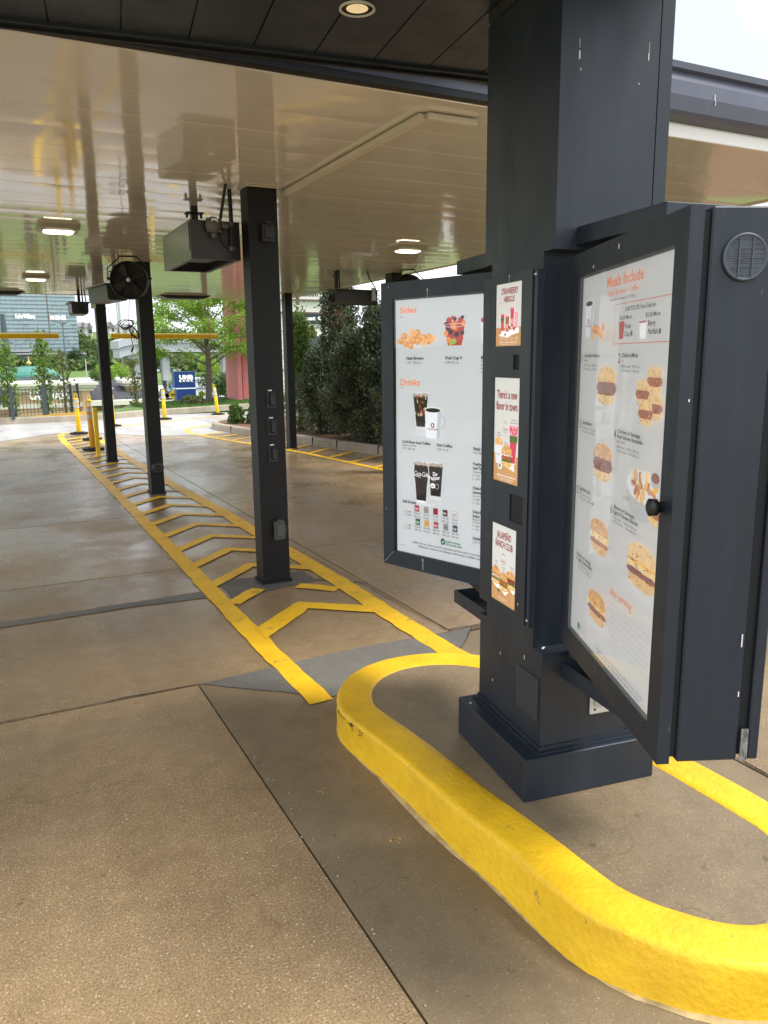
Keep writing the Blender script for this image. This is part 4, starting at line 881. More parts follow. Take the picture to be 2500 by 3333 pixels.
# frames are opened so the poster sits 11 mm behind the face
RP0, RP1 = (1.633, 1.934), (1.303, 1.192); RA = math.atan2(RP1[1]-RP0[1], RP1[0]-RP0[0])
rb = cabinet('menu_board', RP0, RA, .813, .718, 1.944, 'breakfast meals menu board with blurry sandwiches, nearest to the camera on the right')
p = Print(); p.add([(.068, .0118, .786), (.745, .0118, .786), (.745, .0118, 1.876), (.068, .0118, 1.876)], [(0, 1, 2, 3)], mat('poster_border', (.30, .31, .31), .6))
PW = pm((.66, .66, .65), e=.16)
class PR(Print): pass
p.lay = .0005
base_y = .0112
def finish(p, name, parent):
    o = p.build(name, parent); return o
p2 = Print(); p2.lay = .0004
p2.rect(.080, .795, .732, 1.870, PW, 0)
X = 1
T = p2.text
T('Meals Include', .295, 1.826, .028, ORT, w=.26, bold=.025); T('Hash Browns + Coffee', .309, 1.803, .014, ORT, w=.215, bold=.015); T('Breakfast served until 10:30am', .326, 1.788, .008, INK, w=.18)
mug(p2, .150, 1.70, .075, .095); tots(p2, .232, 1.692, .115, .055)
for a in ((.370, 1.777, .732, 1.777), (.366, 1.677, .732, 1.677), (.370, 1.777, .366, 1.677)): p2.line(*a, .0018, REDT)
T('SUBSTITUTE Your Side for', .441, 1.757, .011, INK, w=.197, bold=.01); T('$2.60 More', .402, 1.737, .010, INK, w=.09, bold=.01); T('$3.20 More', .579, 1.736, .010, INK, w=.087, bold=.01)
glass(p2, .421, 1.684, .042, .032, .050, STRAW, foam=STRAW); T('Fruit', .444, 1.714, .013, INK, w=.042, bold=.015); T('Cup', .443, 1.695, .013, INK, w=.036, bold=.015); p2.ell(.49, 1.701, .007, .007, GREEN)
glass(p2, .565, 1.683, .046, .034, .046, WHT, foam=STRAW); T('Berry', .596, 1.715, .013, INK, w=.046, bold=.015); T('Parfait', .598, 1.696, .013, INK, w=.058, bold=.015); p2.ell(.666, 1.701, .007, .007, GREEN)
T('1', .095, 1.630, .026, INK, xs=.8, bold=.01); T('Chick-fil-A Biscuit', .118, 1.643, .010, INK, w=.138, bold=.026); T('Original', .118, 1.631, .007, INK); T('7.59 meal   1,080 cal', .116, 1.617, .007, GREYT, w=.12); T('3.99 entree   460 cal', .116, 1.606, .007, GREYT, w=.12)
T('2', .409, 1.628, .026, INK, xs=.8, bold=.01); T('Chick-n-Minis', .432, 1.643, .010, INK, w=.11, bold=.026); T('4 ct', .432, 1.631, .007, REDT); T('8.89 meal   970 cal', .430, 1.617, .007, GREYT, w=.125); T('5.29 entree   360 cal', .430, 1.606, .007, GREYT, w=.125)
napkin(p2, .335, 1.492, .24, .06); sandwich(p2, .322, 1.514, .15, .104, BUN2, BISC, ((CHK, 1),))
napkin(p2, .60, 1.515, .22, .06)
for (x, z) in ((.655, 1.56), (.59, 1.528), (.668, 1.50), (.615, 1.483)): sandwich(p2, x, z, .085, .062, BISC, BISC, ((CHK2, 1),), l=3+int((1.6-z)*60))
T('3', .101, 1.434, .026, INK, xs=.8, bold=.01); T('Spicy Biscuit', .127, 1.448, .010, INK, w=.085, bold=.026); T('7.99 meal   1,070 cal', .125, 1.434, .007, GREYT, w=.12); T('4.39 entree   450 cal', .125, 1.423, .007, GREYT, w=.12)
T('4', .402, 1.432, .026, INK, xs=.8, bold=.01); T('Chicken or Sausage', .429, 1.450, .010, INK, w=.155, bold=.026); T('Hash Brown Scramble', .427, 1.436, .010, INK, w=.175, bold=.026); T('Bowl or Burrito', .426, 1.424, .007, INK); T('8.89 meal   1,050-1170 cal', .426, 1.411, .007, GREYT, w=.155); T('5.39 entree   470-720 cal', .426, 1.400, .007, GREYT, w=.155)
napkin(p2, .33, 1.277, .23, .06); sandwich(p2, .320, 1.303, .15, .106, BUN, BISC, ((CHK, 1),))
p2.ell(.612, 1.312, .10, .062, MUGS, 2); p2.ell(.612, 1.335, .10, .040, MUG, 3)
for i in range(26): a = random.random()*6.28; r_ = random.random()**.5; p2.ell(.612+.085*r_*math.cos(a), 1.336+.030*r_*math.sin(a), .017, .009, (GOLD, EGG, CHK2, CHEESE, CREAMY)[i % 5], 4+i % 3, 8, .2, a)
p2.ell(.692, 1.363, .028, .02, MUGS, 4); p2.ell(.692, 1.368, .024, .012, CHK, 5)
p2.ell(.70, 1.285, .045, .028, BISC, 6, jit=.05); p2.ell(.70, 1.287, .032, .018, CHEESE, 7, jit=.2); p2.ell(.712, 1.283, .022, .01, CHK2, 8, jit=.2)
T('Salsa on side', .49, 1.288, .006, INK)
T('5', .097, 1.232, .026, INK, xs=.8, bold=.01); T('Egg White Grill', .121, 1.248, .010, INK, w=.10, bold=.026); T('8.19 meal   910 cal', .121, 1.234, .007, GREYT, w=.11); T('4.59 entree   300 cal', .121, 1.222, .007, GREYT, w=.12); p2.ell(.252, 1.226, .006, .006, GREEN)
T('6', .401, 1.230, .026, INK, xs=.8, bold=.01); T('Bacon or Sausage,', .427, 1.249, .010, INK, w=.15, bold=.026); T('Egg & Cheese Biscuit', .425, 1.235, .010, INK, w=.175, bold=.026); T('7.29 meal   1,070/1,250 cal', .423, 1.221, .007, GREYT, w=.17); T('4.29 entree   450/630 cal', .422, 1.210, .007, GREYT, w=.17)
napkin(p2, .325, 1.075, .22, .05); sandwich(p2, .318, 1.093, .15, .100, BUN, BUN2, ((CHK2, .3), (EGG, .4), (CHEESE, .2)))
T('7', .114, 1.026, .026, INK, xs=.8, bold=.01); T('Bacon or Sausage,', .135, 1.043, .010, INK, w=.12, bold=.026); T('Egg & Cheese Muffin', .135, 1.029, .010, INK, w=.135, bold=.026); T('7.49 meal   930/1,110 cal', .135, 1.016, .007, GREYT, w=.125); T('4.49 entree   300/490 cal', .135, 1.005, .007, GREYT, w=.125)
napkin(p2, .64, 1.06, .22, .05); sandwich(p2, .637, 1.082, .185, .115, BISC, BUN2, ((BACON, .35), (EGG, .3), (CHEESE, .3)))
T('also serving', .428, 1.012, .022, ORT, w=.16, bold=.02)
napkin(p2, .34, .870, .20, .04); sandwich(p2, .325, .890, .15, .093, BUN, BUN2, ((CHK, .5), (EGG, .2), (CHEESE, .4)))
for i in range(9):
    for j, nm in enumerate(('Hash Brown Scramble Bowl', 'Greek Yogurt Parfait', 'Cinnamon Cluster')):
        if i*3+j < 22: T(nm if (i+j) % 2 else 'English Muffin  2.19', .44+.095*j, .985-.017*i, .0065, pm((.5, .51, .52), e=.1), w=.082)
p2.ell(.162, .824, .012, .012, GREEN); T('look for choices', .18, .828, .006, GREEN); T('350 cal and under', .18, .818, .006, GREEN)
T('2,000 calories a day is used for general nutrition advice, but calorie needs vary.', .33, .818, .007, GREYT, w=.36); T('Additional nutrition and allergen information available upon request.', .34, .806, .007, GREYT, w=.33)
o = p2.build('poster', rb); o.location = (0, .0108, 0)
s = MB(); s.quad((.066, .0045, .784), (.747, .0045, .784), (.747, .0045, 1.878), (.066, .0045, 1.878), FILM); s.build('glass_pane', rb)
s = MB(); s.lathe([(.012, 0), (.012, .012), (.019, .014), (.020, .03), (.012, .034)], (.762, 0, 1.315), BLACK, 18, Vector((0, -1, 0))); s.build('knob', rb)
s = MB(); RING = mat('vent_grey', (.06, .072, .09), .45)
vc = (.812, .119, 1.842); ax = Vector((1, 0, 0))
s.lathe([(.046, 0), (.048, .004), (.044, .007), (.042, .004)], vc, RING, 36, ax)
for k in range(17):
    z = -.037+k*.0046; hw = math.sqrt(max(0, .040**2-z*z)); s.box((vc[0], vc[1]-hw, vc[2]+z), (vc[0]+.004, vc[1]+hw, vc[2]+z+.0026), RING)
for dy in (-.014, .014): s.box((vc[0], vc[1]+dy-.0015, vc[2]-.038), (vc[0]+.0065, vc[1]+dy+.0015, vc[2]+.038), RING)
s.build('round_vent', rb)
s = MB()
for (x, z, h) in ((.40, 1.925, .012), (.20, 1.895, .008)): s.box((x, -.0012, z-h), (x+.003, -.0002, z), DROP)
for (y_, z, h) in ((.178, 1.0, .03), (.18, .88, .012), (.02, 1.55, .006)): s.box((.8132, y_, z), (.8145, y_+.0025, z+h), DROP)
s.box((.8133, .195, .722), (.816, .212, .80), mat('torn_foil', (.25, .26, .27), .25, metal=.5, var=.6, scale=60)); s.merge(rb, 'door_frame')
# carrying arms above and below
# ------------------------------------------------ left (drinks) board
LP0 = (1.5496, 3.065); LA = math.atan2(-.948, .317)
lb = cabinet('menu_board', LP0, LA, .64, .731, 1.957, 'menu board headed Sides and Drinks, pale poster in dark frame, left of the post')
p = Print(); p.lay = .0004; T = p.text; WL = pm((.60, .625, .635), e=.16)
p.rect(.076, .80, .63, 1.882, WL, 0)
for k in range(22): p.ell(random.uniform(.1, .52), random.uniform(.85, 1.87), .0012, .0012, WHT, 2, 6)
T('Sides', .102, 1.829, .026, ORT, w=.094, bold=.02); T('Drinks', .104, 1.531, .028, ORT, w=.111, bold=.02)
for z in (1.813, 1.5205):
    for k in range(3): p.ell(.105+k*.008, z, .0018, .0018, GREYT, 2, 8)
p.sh([(.13, 1.69), (.22, 1.684), (.315, 1.722), (.28, 1.735)], PAPER, 1)
for i, (x, z) in enumerate([(.105, 1.715), (.127, 1.735), (.155, 1.722), (.135, 1.702), (.162, 1.694), (.175, 1.748), (.19, 1.735), (.20, 1.745), (.215, 1.73), (.205, 1.712), (.235, 1.725), (.24, 1.708), (.265, 1.728), (.26, 1.712), (.283, 1.722), (.178, 1.715)]):
    p.ell(x, z, .018, .014, (GOLD, GOLD, GOLDL)[i % 3], 2+i % 4, 12, .1, random.uniform(-.6, .6)); p.ell(x-.003, z+.004, .009, .006, GOLDL, 6, 8, .2)
glass(p, .400, 1.690, .110, .078, .098, STRAW, foam=STRAW, base=False)
for i, (x, z, r_, m) in enumerate([(.37, 1.79, .014, STRAW), (.40, 1.795, .010, BERRY), (.43, 1.79, .013, STRAW), (.36, 1.778, .009, BERRY), (.445, 1.775, .011, ORANGE), (.40, 1.77, .021, ORANGE), (.425, 1.768, .018, STRAW), (.366, 1.758, .010, BERRY), (.38, 1.745, .012, BERRY), (.44, 1.74, .010, BERRY), (.355, 1.74, .012, ORANGE), (.41, 1.735, .012, BERRY), (.39, 1.728, .011, STRAW), (.43, 1.72, .015, STRAW), (.37, 1.715, .013, ORANGE), (.395, 1.708, .014, APPLE), (.38, 1.702, .010, APPLE), (.425, 1.703, .012, STRAW), (.39, 1.80, .009, STRAW), (.44, 1.80, .008, BERRY)]): p.ell(x, z, r_, r_*.9, m, 5+i % 5, 12, .08)
p.ring(.400, 1.77, .055, .008, .002, GLS, 11)
p.sh([(.532, 1.70), (.60, 1.70), (.61, 1.79), (.525, 1.79)], GLS, 2); p.ell(.565, 1.785, .038, .013, STRAW, 3)
T('Hash Browns', .138, 1.638, .0125, INK, w=.096, bold=.03); T('1.79   270 cal', .138, 1.621, .0095, GREYT, w=.078)
T('Fruit Cup', .352, 1.638, .0125, INK, w=.070, bold=.03); T('4.39 70 cal', .352, 1.621, .0095, GREYT, w=.068); p.ell(.432, 1.644, .0065, .0065, GREEN, 3); p.ring(.432, 1.644, .0045, .0045, .001, WHT, 4)
T('Berry Parfait', .532, 1.638, .0125, INK, w=.09, bold=.03); T('Topped with', .531, 1.624, .009, GREYT); T('and granola', .531, 1.612, .009, GREYT); T('or cookie', .531, 1.600, .009, GREYT); T('4.95 270 cal', .532, 1.584, .0095, GREYT)
# coffee glass and mug
glass(p, .218, 1.346, .086, .052, .158, COLA); 
for i in range(24): t_ = random.random(); p.ell(.218+random.uniform(-.03, .03), 1.40+.085*t_, .008, .004, (CREAMY, BACON, CHK)[i % 3], 6+i % 2, 7, .35, random.uniform(0, 3))
p.ell(.21, 1.33, .05, .006, PAPER, 1)
mug(p, .288, 1.315, .098, .118, l=7)
T('Cold Brew Iced Coffee', .110, 1.286, .0115, INK, w=.163, bold=.03); T('Original or Vanilla', .108, 1.2735, .008, GREYT, w=.083); T('4.19  200 cal', .108, 1.2585, .009, GREYT, w=.075)
T('Hot Coffee', .308, 1.284, .0125, INK, w=.083, bold=.03); T('2.29  0 cal', .308, 1.268, .009, GREYT, w=.061)
T('Simply Orange', .499, 1.283, .012, INK, bold=.03, xs=.85); T('3.25 160 cal', .499, 1.268, .009, GREYT)
for (z, a, b, c_, pr1, pr2) in ((1.222, 'Freshly-Brewed', 'Iced Tea', 'Unsweetened or Sweet', '2.49', '2.95'), (1.124, 'Chick-fil-A', 'Lemonade', 'Diet or Regular', '2.89', '3.35'), (1.027, 'Chick-fil-A', 'Sunjoy', 'Blend of Lemonade', '2.89', '3.35')):
    T(a, .499, z, .012, INK, bold=.03, xs=.85); T(b, .499, z-.017, .012, INK, bold=.03, xs=.85); T(c_, .499, z-.030, .0078, GREYT)
    k = .012 if a == 'Chick-fil-A' and b == 'Sunjoy' else 0
    if k: T('and Sweet Tea', .499, z-.041, .0078, GREYT)
    T('M', .499, z-.045-k, .009, REDT); T(pr1, .513, z-.045-k, .009, GREYT); T('L', .499, z-.059-k, .009, GREYT); T(pr2, .513, z-.059-k, .009, GREYT)
T('DASANI Water', .502, .917, .0115, INK, bold=.03, xs=.85); T('2.39  0 cal', .502, .903, .009, GREYT)
# soft drinks
def cola_glass(x, z, wt, wm, wb, h, l):
    pts = [(x-wb/2, z), (x+wb/2, z), (x+wm/2, z+h*.45), (x+wt/2, z+h*.78), (x+wt*.46, z+h), (x-wt*.46, z+h), (x-wt/2, z+h*.78), (x-wm/2, z+h*.45)]
    p.sh(pts, GLS, l); q = [(x+(a-x)*.94, z+h*.06+(b-z)*.86) for a, b in pts]; p.sh(q, COLA, l+1)
    for i in range(12): p.ell(x-wt*.40+wt*.8*i/11, z+h*(.95+random.uniform(-.025, .03)), wt*.075, h*.032, ICE, l+2, 7, .3)
    p.rect(x-wb*.32, z+h*.02, x+wb*.32, z+h*.045, WHT, l+2)
glass(p, .302, 1.058, .082, .060, .158, COLA, l=3); cola_glass(.222, 1.034, .088, .070, .058, .178, 7)
T('Coca-Cola', .182, 1.151, .021, WHT, w=.080, l=13, bold=.01, shear=.25, rot=R(-1)); p.line(.190, 1.149, .222, 1.145, .0018, WHT, 13)
T('Dr', .290, 1.158, .017, WHT, w=.026, l=13, bold=.03); T('Pepper', .268, 1.139, .017, WHT, w=.062, l=13, bold=.02, rot=R(6)); p.ell(.289, 1.116, .0145, .011, WHT, 13); T('Diet', .289, 1.112, .008, INK, w=.018, l=14, align='c', bold=.02); p.ring(.312, 1.115, .011, .011, .0012, WHT, 13, a0=200, a1=480)
p.ell(.25, 1.03, .06, .006, PAPER, 1)
T('Soft Drinks', .111, 1.024, .012, INK, w=.080, bold=.03)
for z in (.981, .921):
    T('M', .114, z, .009, ORT); T('2.49', .131, z, .009, GREYT, w=.028); T('L', .115, z-.014, .009, GREYT); T('2.95', .131, z-.014, .009, GREYT, w=.028)
cols1 = ((.182, (.42, .02, .03), 'Coke', WHT), (.235, (.33, .33, .33), 'Coke', REDT), (.288, (.35, .01, .02), 'Zero', DRED), (.341, (.10, .01, .02), 'Dr', WHT), (.393, (.72, .72, .72), 'Dr', DRED))
cols2 = ((.187, (.02, .16, .06), 'Sprite', WHT), (.238, (.75, .50, .08), 'MM', REDT), (.291, (.45, .03, .06), 'Fanta', WHT), (.345, (.33, .33, .33), 'Root', INK), (.395, (.03, .05, .10), 'Power', WHT))
for z0, cs, ca in ((.993, cols1, (('170', '250'), ('0', '0'), ('0', '0'), ('170', '250'), ('0', '0'))), (.934, cols2, (('160', '240'), ('150', '210'), ('180', '260'), ('180', '270'), ('90', '130')))):
    for (x, c_, nm, tm), (c1_, c2_) in zip(cs, ca):
        p.rect(x-.0008, z0-.0008, x+.0258, z0+.0268, GREYT, 1); p.rect(x, z0, x+.025, z0+.026, pm(c_, e=.12), 2); T(nm, x+.0125, z0+.010, .007, tm, w=.019, align='c', bold=.02); p.line(x+.004, z0+.006, x+.021, z0+.007, .001, tm, 4)
        T(c1_+' cal', x+.013, z0-.0125, .0088, GREYT, w=.036 if len(c1_) > 1 else .026, align='c'); T(c2_+' cal', x+.013, z0-.0265, .0088, GREYT, w=.038 if len(c1_) > 1 else .026, align='c')
p.ell(.3425, .882, .0125, .0145, GREEN, 3, 20); p.line(.336, .881, .341, .876, .0022, WHT, 5); p.line(.341, .876, .350, .888, .0022, WHT, 5)
T('look for choices', .358, .882, .0085, GREEN, w=.079, bold=.026); T('350 cal and under', .358, .870, .0085, GREEN, w=.089, bold=.026)
T('2,000 calories a day is used for general nutrition advice, but calorie needs vary.', .168, .850, .0095, GREYT, w=.455, bold=.004); T('Additional nutrition and allergen information available upon request.', .203, .8355, .0095, GREYT, w=.40, bold=.004)
p.line(.087, .831, .123, .831, .0013, GREYT)
o = p.build('poster', lb); o.location = (0, .0108, 0)
s = MB(); s.quad((.066, .0045, .797), (.574, .0045, .797), (.574, .0045, 1.890), (.066, .0045, 1.890), GLASS); s.build('glass_pane', lb)
s = MB()
for (x, z, h, w_) in ((.262, 1.918, .008, .005), (.263, 1.91, .035, .0015), (.045, 1.94, .006, .002), (.238, .790, .050, .002), (.235, .79, .008, .005), (.02, .99, .01, .0015)): s.box((x, -.0012, z-h), (x+w_, -.0002, z), DROP)
s.tube([(.004, -.0006, .737), (.064, -.0006, .795)], .0006, DROP, 4); s.merge(lb, 'door_frame')
# carrying beams: above the cabinets and open channels below them, run out from the post along its own axis
RUST = mat('rusty_brown', (.05, .034, .024), .7, var=.35, scale=12)
for va, vb in ((-.413, -.001), (.476, .894)):
    s = MB(); s.box((.075, va, 1.9795), (.30, vb, 2.0335), KDARK, bev=.002); s.build('upper_beam', kp)
for va, vb in ((-.40, -.001), (.476, .894)):
    s = MB(); s.box((.075, va, .571), (.081, vb, .626), KDARK); s.box((.30, va, .571), (.306, vb, .626), KDARK); s.box((.081, va, .571), (.30, vb, .577), KDARK); e = vb if va > 0 else va; s.box((.081, e-.006 if va > 0 else e, .577), (.30, e if va > 0 else e+.006, .626), KDARK); s.build('lower_channel', kp)
    s = MB(); d = .02 if va > 0 else -.02; s.prism([(va+.02, .69), (vb, .64), (vb, .70), (va, .725)] if va < 0 else [(va, .64), (vb-.02, .69), (vb, .725), (va, .70)], .10, .28, RUST, axis='x'); s.build('cabinet_bracket', kp)
# ------------------------------------------------ slim preview board on the post
SP = Vector((KO[0], KO[1], 0)); su = Vector((math.cos(KR), math.sin(KR), 0)); sv = Vector((-math.sin(KR), math.cos(KR), 0))
# local frame: x runs from back edge (v=.45) to front edge (v=.08) i.e. left to right in view; y into the post
o3 = SP+sv*.424-su*.030; SA = math.atan2(-sv.y, -sv.x)
sb = thing('preview_board', 'slim dark panel with three small promotion posters on the post', 'menu board', tuple(o3), SA)
SW, SZ0, SZ1 = .368, .742, 1.915
px0, px1 = .092, .277
wins = ((px0, 1.682, px1, 1.888), (px0, 1.214, px1, 1.576), (px0, .771, px1, 1.059))
holes = ((.230, 1.604, .271, 1.653), (.226, 1.087, .319, 1.183))
s = MB()  # front plate with real cut-outs, assembled from strips
def plate(mb, x0, z0, x1, z1, wins, y0, y1, m):
    xs_ = sorted({x0, x1} | {w[0] for w in wins} | {w[2] for w in wins}); zs_ = sorted({z0, z1} | {w[1] for w in wins} | {w[3] for w in wins})
    def solid(i, j):
        if i < 0 or j < 0 or i >= len(xs_)-1 or j >= len(zs_)-1: return False
        cx, cz = (xs_[i]+xs_[i+1])/2, (zs_[j]+zs_[j+1])/2; return not any(w[0] < cx < w[2] and w[1] < cz < w[3] for w in wins)
    for i in range(len(xs_)-1):
        for j in range(len(zs_)-1):
            if not solid(i, j): continue
            a, b, c_, d = xs_[i], xs_[i+1], zs_[j], zs_[j+1]
            mb.quad((a, y0, c_), (b, y0, c_), (b, y0, d), (a, y0, d), m)
            if not solid(i-1, j): mb.quad((a, y1, c_), (a, y0, c_), (a, y0, d), (a, y1, d), m)
            if not solid(i+1, j): mb.quad((b, y0, c_), (b, y1, c_), (b, y1, d), (b, y0, d), m)
            if not solid(i, j-1): mb.quad((a, y1, c_), (b, y1, c_), (b, y0, c_), (a, y0, c_), m)
            if not solid(i, j+1): mb.quad((a, y0, d), (b, y0, d), (b, y1, d), (a, y1, d), m)
plate(s, 0, SZ0, SW-.022, SZ1, wins+holes, 0, .006, KDARK); s.build('front_plate', sb)
s = MB(); s.box((.002, .0065, SZ0+.004), (SW-.02, .0295, SZ1-.003), GAP); s.box((SW-.0195, .004, SZ0-.003), (SW, .0295, SZ1-.002), KDARK, bev=.002)
s.build('housing', sb)
s = MB(); gridpanel(s, (.228, .0058, 1.088), (1, 0, 0), (0, 0, 1), (0, -1, 0), .09, .094, BLACK, GAP, 8, 9, .0022); s.build('speaker_grille', sb)
for z in (SZ0+.022, SZ1-.016):
    s = MB(); s.lathe([(.006, 0), (.006, .003), (.003, .005)], (SW-.009, .004, z), mat('steel_screw', (.4, .4, .4), .3, metal=.8), 10, Vector((0, -1, 0))); s.build('screw', sb)
s = MB(); s.box((.19, -.001, 1.905), (.193, -.0002, 1.912), DROP); s.box((.191, -.001, 1.889), (.1915, -.0002, 1.905), DROP); s.box((.30, -.001, .80), (.302, -.0002, .81), DROP); s.merge(sb, 'front_plate')
PWH = pm((.72, .72, .68), e=.14)
def wood(pr, x0, z0, x1, z1):
    pr.rect(x0, z0, x1, z1, WOOD, 1)
    for k in range(9): z = z0+(z1-z0)*(k+.5)/9; pr.line(x0, z, x1, z+random.uniform(-.002, .002), .0006, pm((.42, .21, .08), e=.15), 2)
# poster 1
p = Print(); p.lay = .0003; T = p.text; x0, z0, x1, z1 = wins[0]; p.rect(x0, z0, x1, z1, PWH, 0); wood(p, x0, z0, x1, z0+.062); cx = (x0+x1)/2
T('STRAWBERRY', x0+.037, z1-.036, .0215, DRED, w=.118, bold=.015); T('HIBISCUS', x0+.056, z1-.061, .0195, DRED, w=.075, bold=.015); stamp(p, x0+.034, z1-.057, .011)
p.sh([(x0+.028, z0+.034), (x0+.09, z0+.028), (x0+.115, z0+.036), (x0+.165, z0+.042), (x0+.165, z0+.060), (x0+.10, z0+.052), (x0+.028, z0+.050)], WHT, 3)
for (x, z, h, m) in ((.050, .050, .062, PINK), (.084, .045, .058, CHK2), (.118, .058, .072, PINK), (.147, .060, .052, PINKL)): glass(p, x0+x, z0+z, .026, .021, h, m, l=4, foam=PINKL, base=False)
p.rect(x0+.039, z0+.082, x0+.061, z0+.094, LET, 8)
for (x, z) in ((.084, .054), (.118, .069)):
    p.ring(x0+x, z0+z, .008, .010, .002, WHT, 8, a0=0, a1=330)
    for k in range(4): p.line(x0+x-.006+k*.004, z0+z+.011, x0+x-.008+k*.0055, z0+z+.019, .0018, WHT, 8)
for (x, z) in ((.036, .046), (.072, .038), (.100, .062), (.138, .058), (.133, .055)): p.ell(x0+x, z0+z, .005, .006, STRAW, 9, 9, .1)
for (x, t_) in ((.045, 'Sprite'), (.078, 'Daisies'), (.113, 'Lemonade'), (.15, 'Frosted Lemonade')): T(t_, x0+x, z0+.0255, .0042, WHT, w=.022, align='c'); T('440-610 cal', x0+x, z0+.019, .0032, WHT, w=.020, align='c')
T('Made with natural Strawberry and Hibiscus flavors', cx, z0+.0105, .0045, WHT, w=.125, align='c', bold=.01); T('Contains less than 1 percent juice', cx, z0+.0045, .0032, WHT, w=.11, align='c')
o = p.build('poster', sb); o.location = (0, .0048, 0)
# poster 2
p = Print(); p.lay = .0003; T = p.text; x0, z0, x1, z1 = wins[1]; p.rect(x0, z0, x1, z1, PWH, 0); wood(p, x0, z0, x1, z0+.098)
T("There's a new", x0+.018, z1-.071, .030, DRED, w=.147, bold=.015); T('flavor in town', x0+.014, z1-.110, .030, DRED, w=.153, bold=.015)
stamp(p, x0+.085, z0+.192, .019)
T('Strawberry', x0+.147, z0+.219, .0055, DRED, w=.038, align='c'); T('Hibiscus Sprite', x0+.147, z0+.209, .0055, DRED, w=.052, align='c'); T('Waffle', x0+.036, z0+.167, .0055, DRED, align='c'); T('Potato Fries', x0+.036, z0+.158, .0055, DRED, w=.032, align='c'); T('Jalapeno', x0+.094, z0+.137, .0055, DRED, w=.026, align='c'); T('Ranch Club', x0+.094, z0+.128, .0055, DRED, w=.03, align='c')
p.sh([(x0+.118, z0+.068), (x0+.160, z0+.068), (x0+.176, z0+.205), (x0+.115, z0+.205)], GLS, 3); p.sh([(x0+.120, z0+.074), (x0+.158, z0+.074), (x0+.170, z0+.163), (x0+.119, z0+.163)], PINK, 4)
p.sh([(x0+.119, z0+.145), (x0+.171, z0+.145), (x0+.173, z0+.168), (x0+.118, z0+.168)], LET, 5); p.sh([(x0+.117, z0+.168), (x0+.174, z0+.168), (x0+.176, z0+.203), (x0+.115, z0+.203)], PINKL, 5)
for i in range(10): p.ell(x0+.12+.0058*i, z0+.18+random.uniform(-.008, .012), .004, .007, PINK, 6, 7, .3)
p.sh([(x0+.018, z0+.062), (x0+.060, z0+.060), (x0+.066, z0+.128), (x0+.010, z0+.128)], MUG, 5); p.ell(x0+.038, z0+.135, .029, .020, GOLDL, 4, jit=.1); T('Chick-fil-A', x0+.038, z0+.092, .006, DRED, w=.026, l=7, align='c', shear=.2)
for i in range(22): p.line(x0+.016+random.random()*.04, z0+.125+random.random()*.02, x0+.018+random.random()*.04, z0+.135+random.random()*.02, .003, (GOLD, BISC)[i % 2], 6)
p.sh([(x0+.066, z0+.062), (x0+.155, z0+.045), (x0+.15, z0+.066), (x0+.085, z0+.075)], WHT, 3); sandwich(p, x0+.102, z0+.054, .078, .076, BUN, BUN2, ((LET, .35), (CHK2, .6), (WHT, .15), (BACON, .25)), l=7)
p.ell(x0+.052, z0+.055, .016, .013, MUG, 8); p.ell(x0+.052, z0+.062, .013, .006, GLS, 9); p.ell(x0+.052, z0+.056, .006, .006, LET, 10)
T('Made with natural strawberry and hibiscus flavors', x0+.03, z0+.020, .0058, WHT, w=.135, bold=.026); T('Limited time only at participating restaurants', x0+.035, z0+.012, .004, WHT, w=.12); T('Contains milk, wheat and soy', x0+.05, z0+.006, .004, WHT, w=.09)
o = p.build('poster', sb); o.location = (0, .0048, 0)
# poster 3
p = Print(); p.lay = .0003; T = p.text; x0, z0, x1, z1 = wins[2]; p.rect(x0, z0, x1, z1, PWH, 0); wood(p, x0, z0, x1, z0+.075)
T('JALAPEÑO', x0+.035, z1-.050, .0255, DRED, w=.108, bold=.015); T('RANCH CLUB', x0+.027, z1-.083, .0255, DRED, w=.128, bold=.015); stamp(p, x0+.088, z1-.125, .020)
for (x, z, a) in ((.034, .145, 'Grilled'), (.090, .132, 'Original'), (.152, .146, 'Spicy')): T(a, x0+x, z0+z, .0055, DRED, w=.024, align='c'); T('9.19', x0+x, z0+z-.009, .0052, DRED, align='c'); T('690 cal', x0+x, z0+z-.018, .0052, DRED, w=.022, align='c')
for (x, z, f) in ((.030, .060, CREAMY), (.155, .066, CHK), (.095, .046, CHK2)):
    p.sh([(x0+x-.035, z0+z+.01), (x0+x+.01, z0+z-.012), (x0+x+.036, z0+z+.006), (x0+x, z0+z+.02)], WHT, 3); sandwich(p, x0+max(.036, min(.147, x)), z0+z, .066, .068, BUN, BUN2, ((LET, .3), (f, .6), (BACON, .25)), l=4)
p.ell(x0+.062, z0+.050, .012, .011, MUG, 12); p.ell(x0+.062, z0+.044, .010, .007, LET, 13)
T('Limited time at participating restaurants', x0+.05, z0+.018, .004, WHT, w=.075); T('Contains milk, egg, wheat and soy', x0+.055, z0+.011, .004, WHT, w=.065)
o = p.build('poster', sb); o.location = (0, .0048, 0)
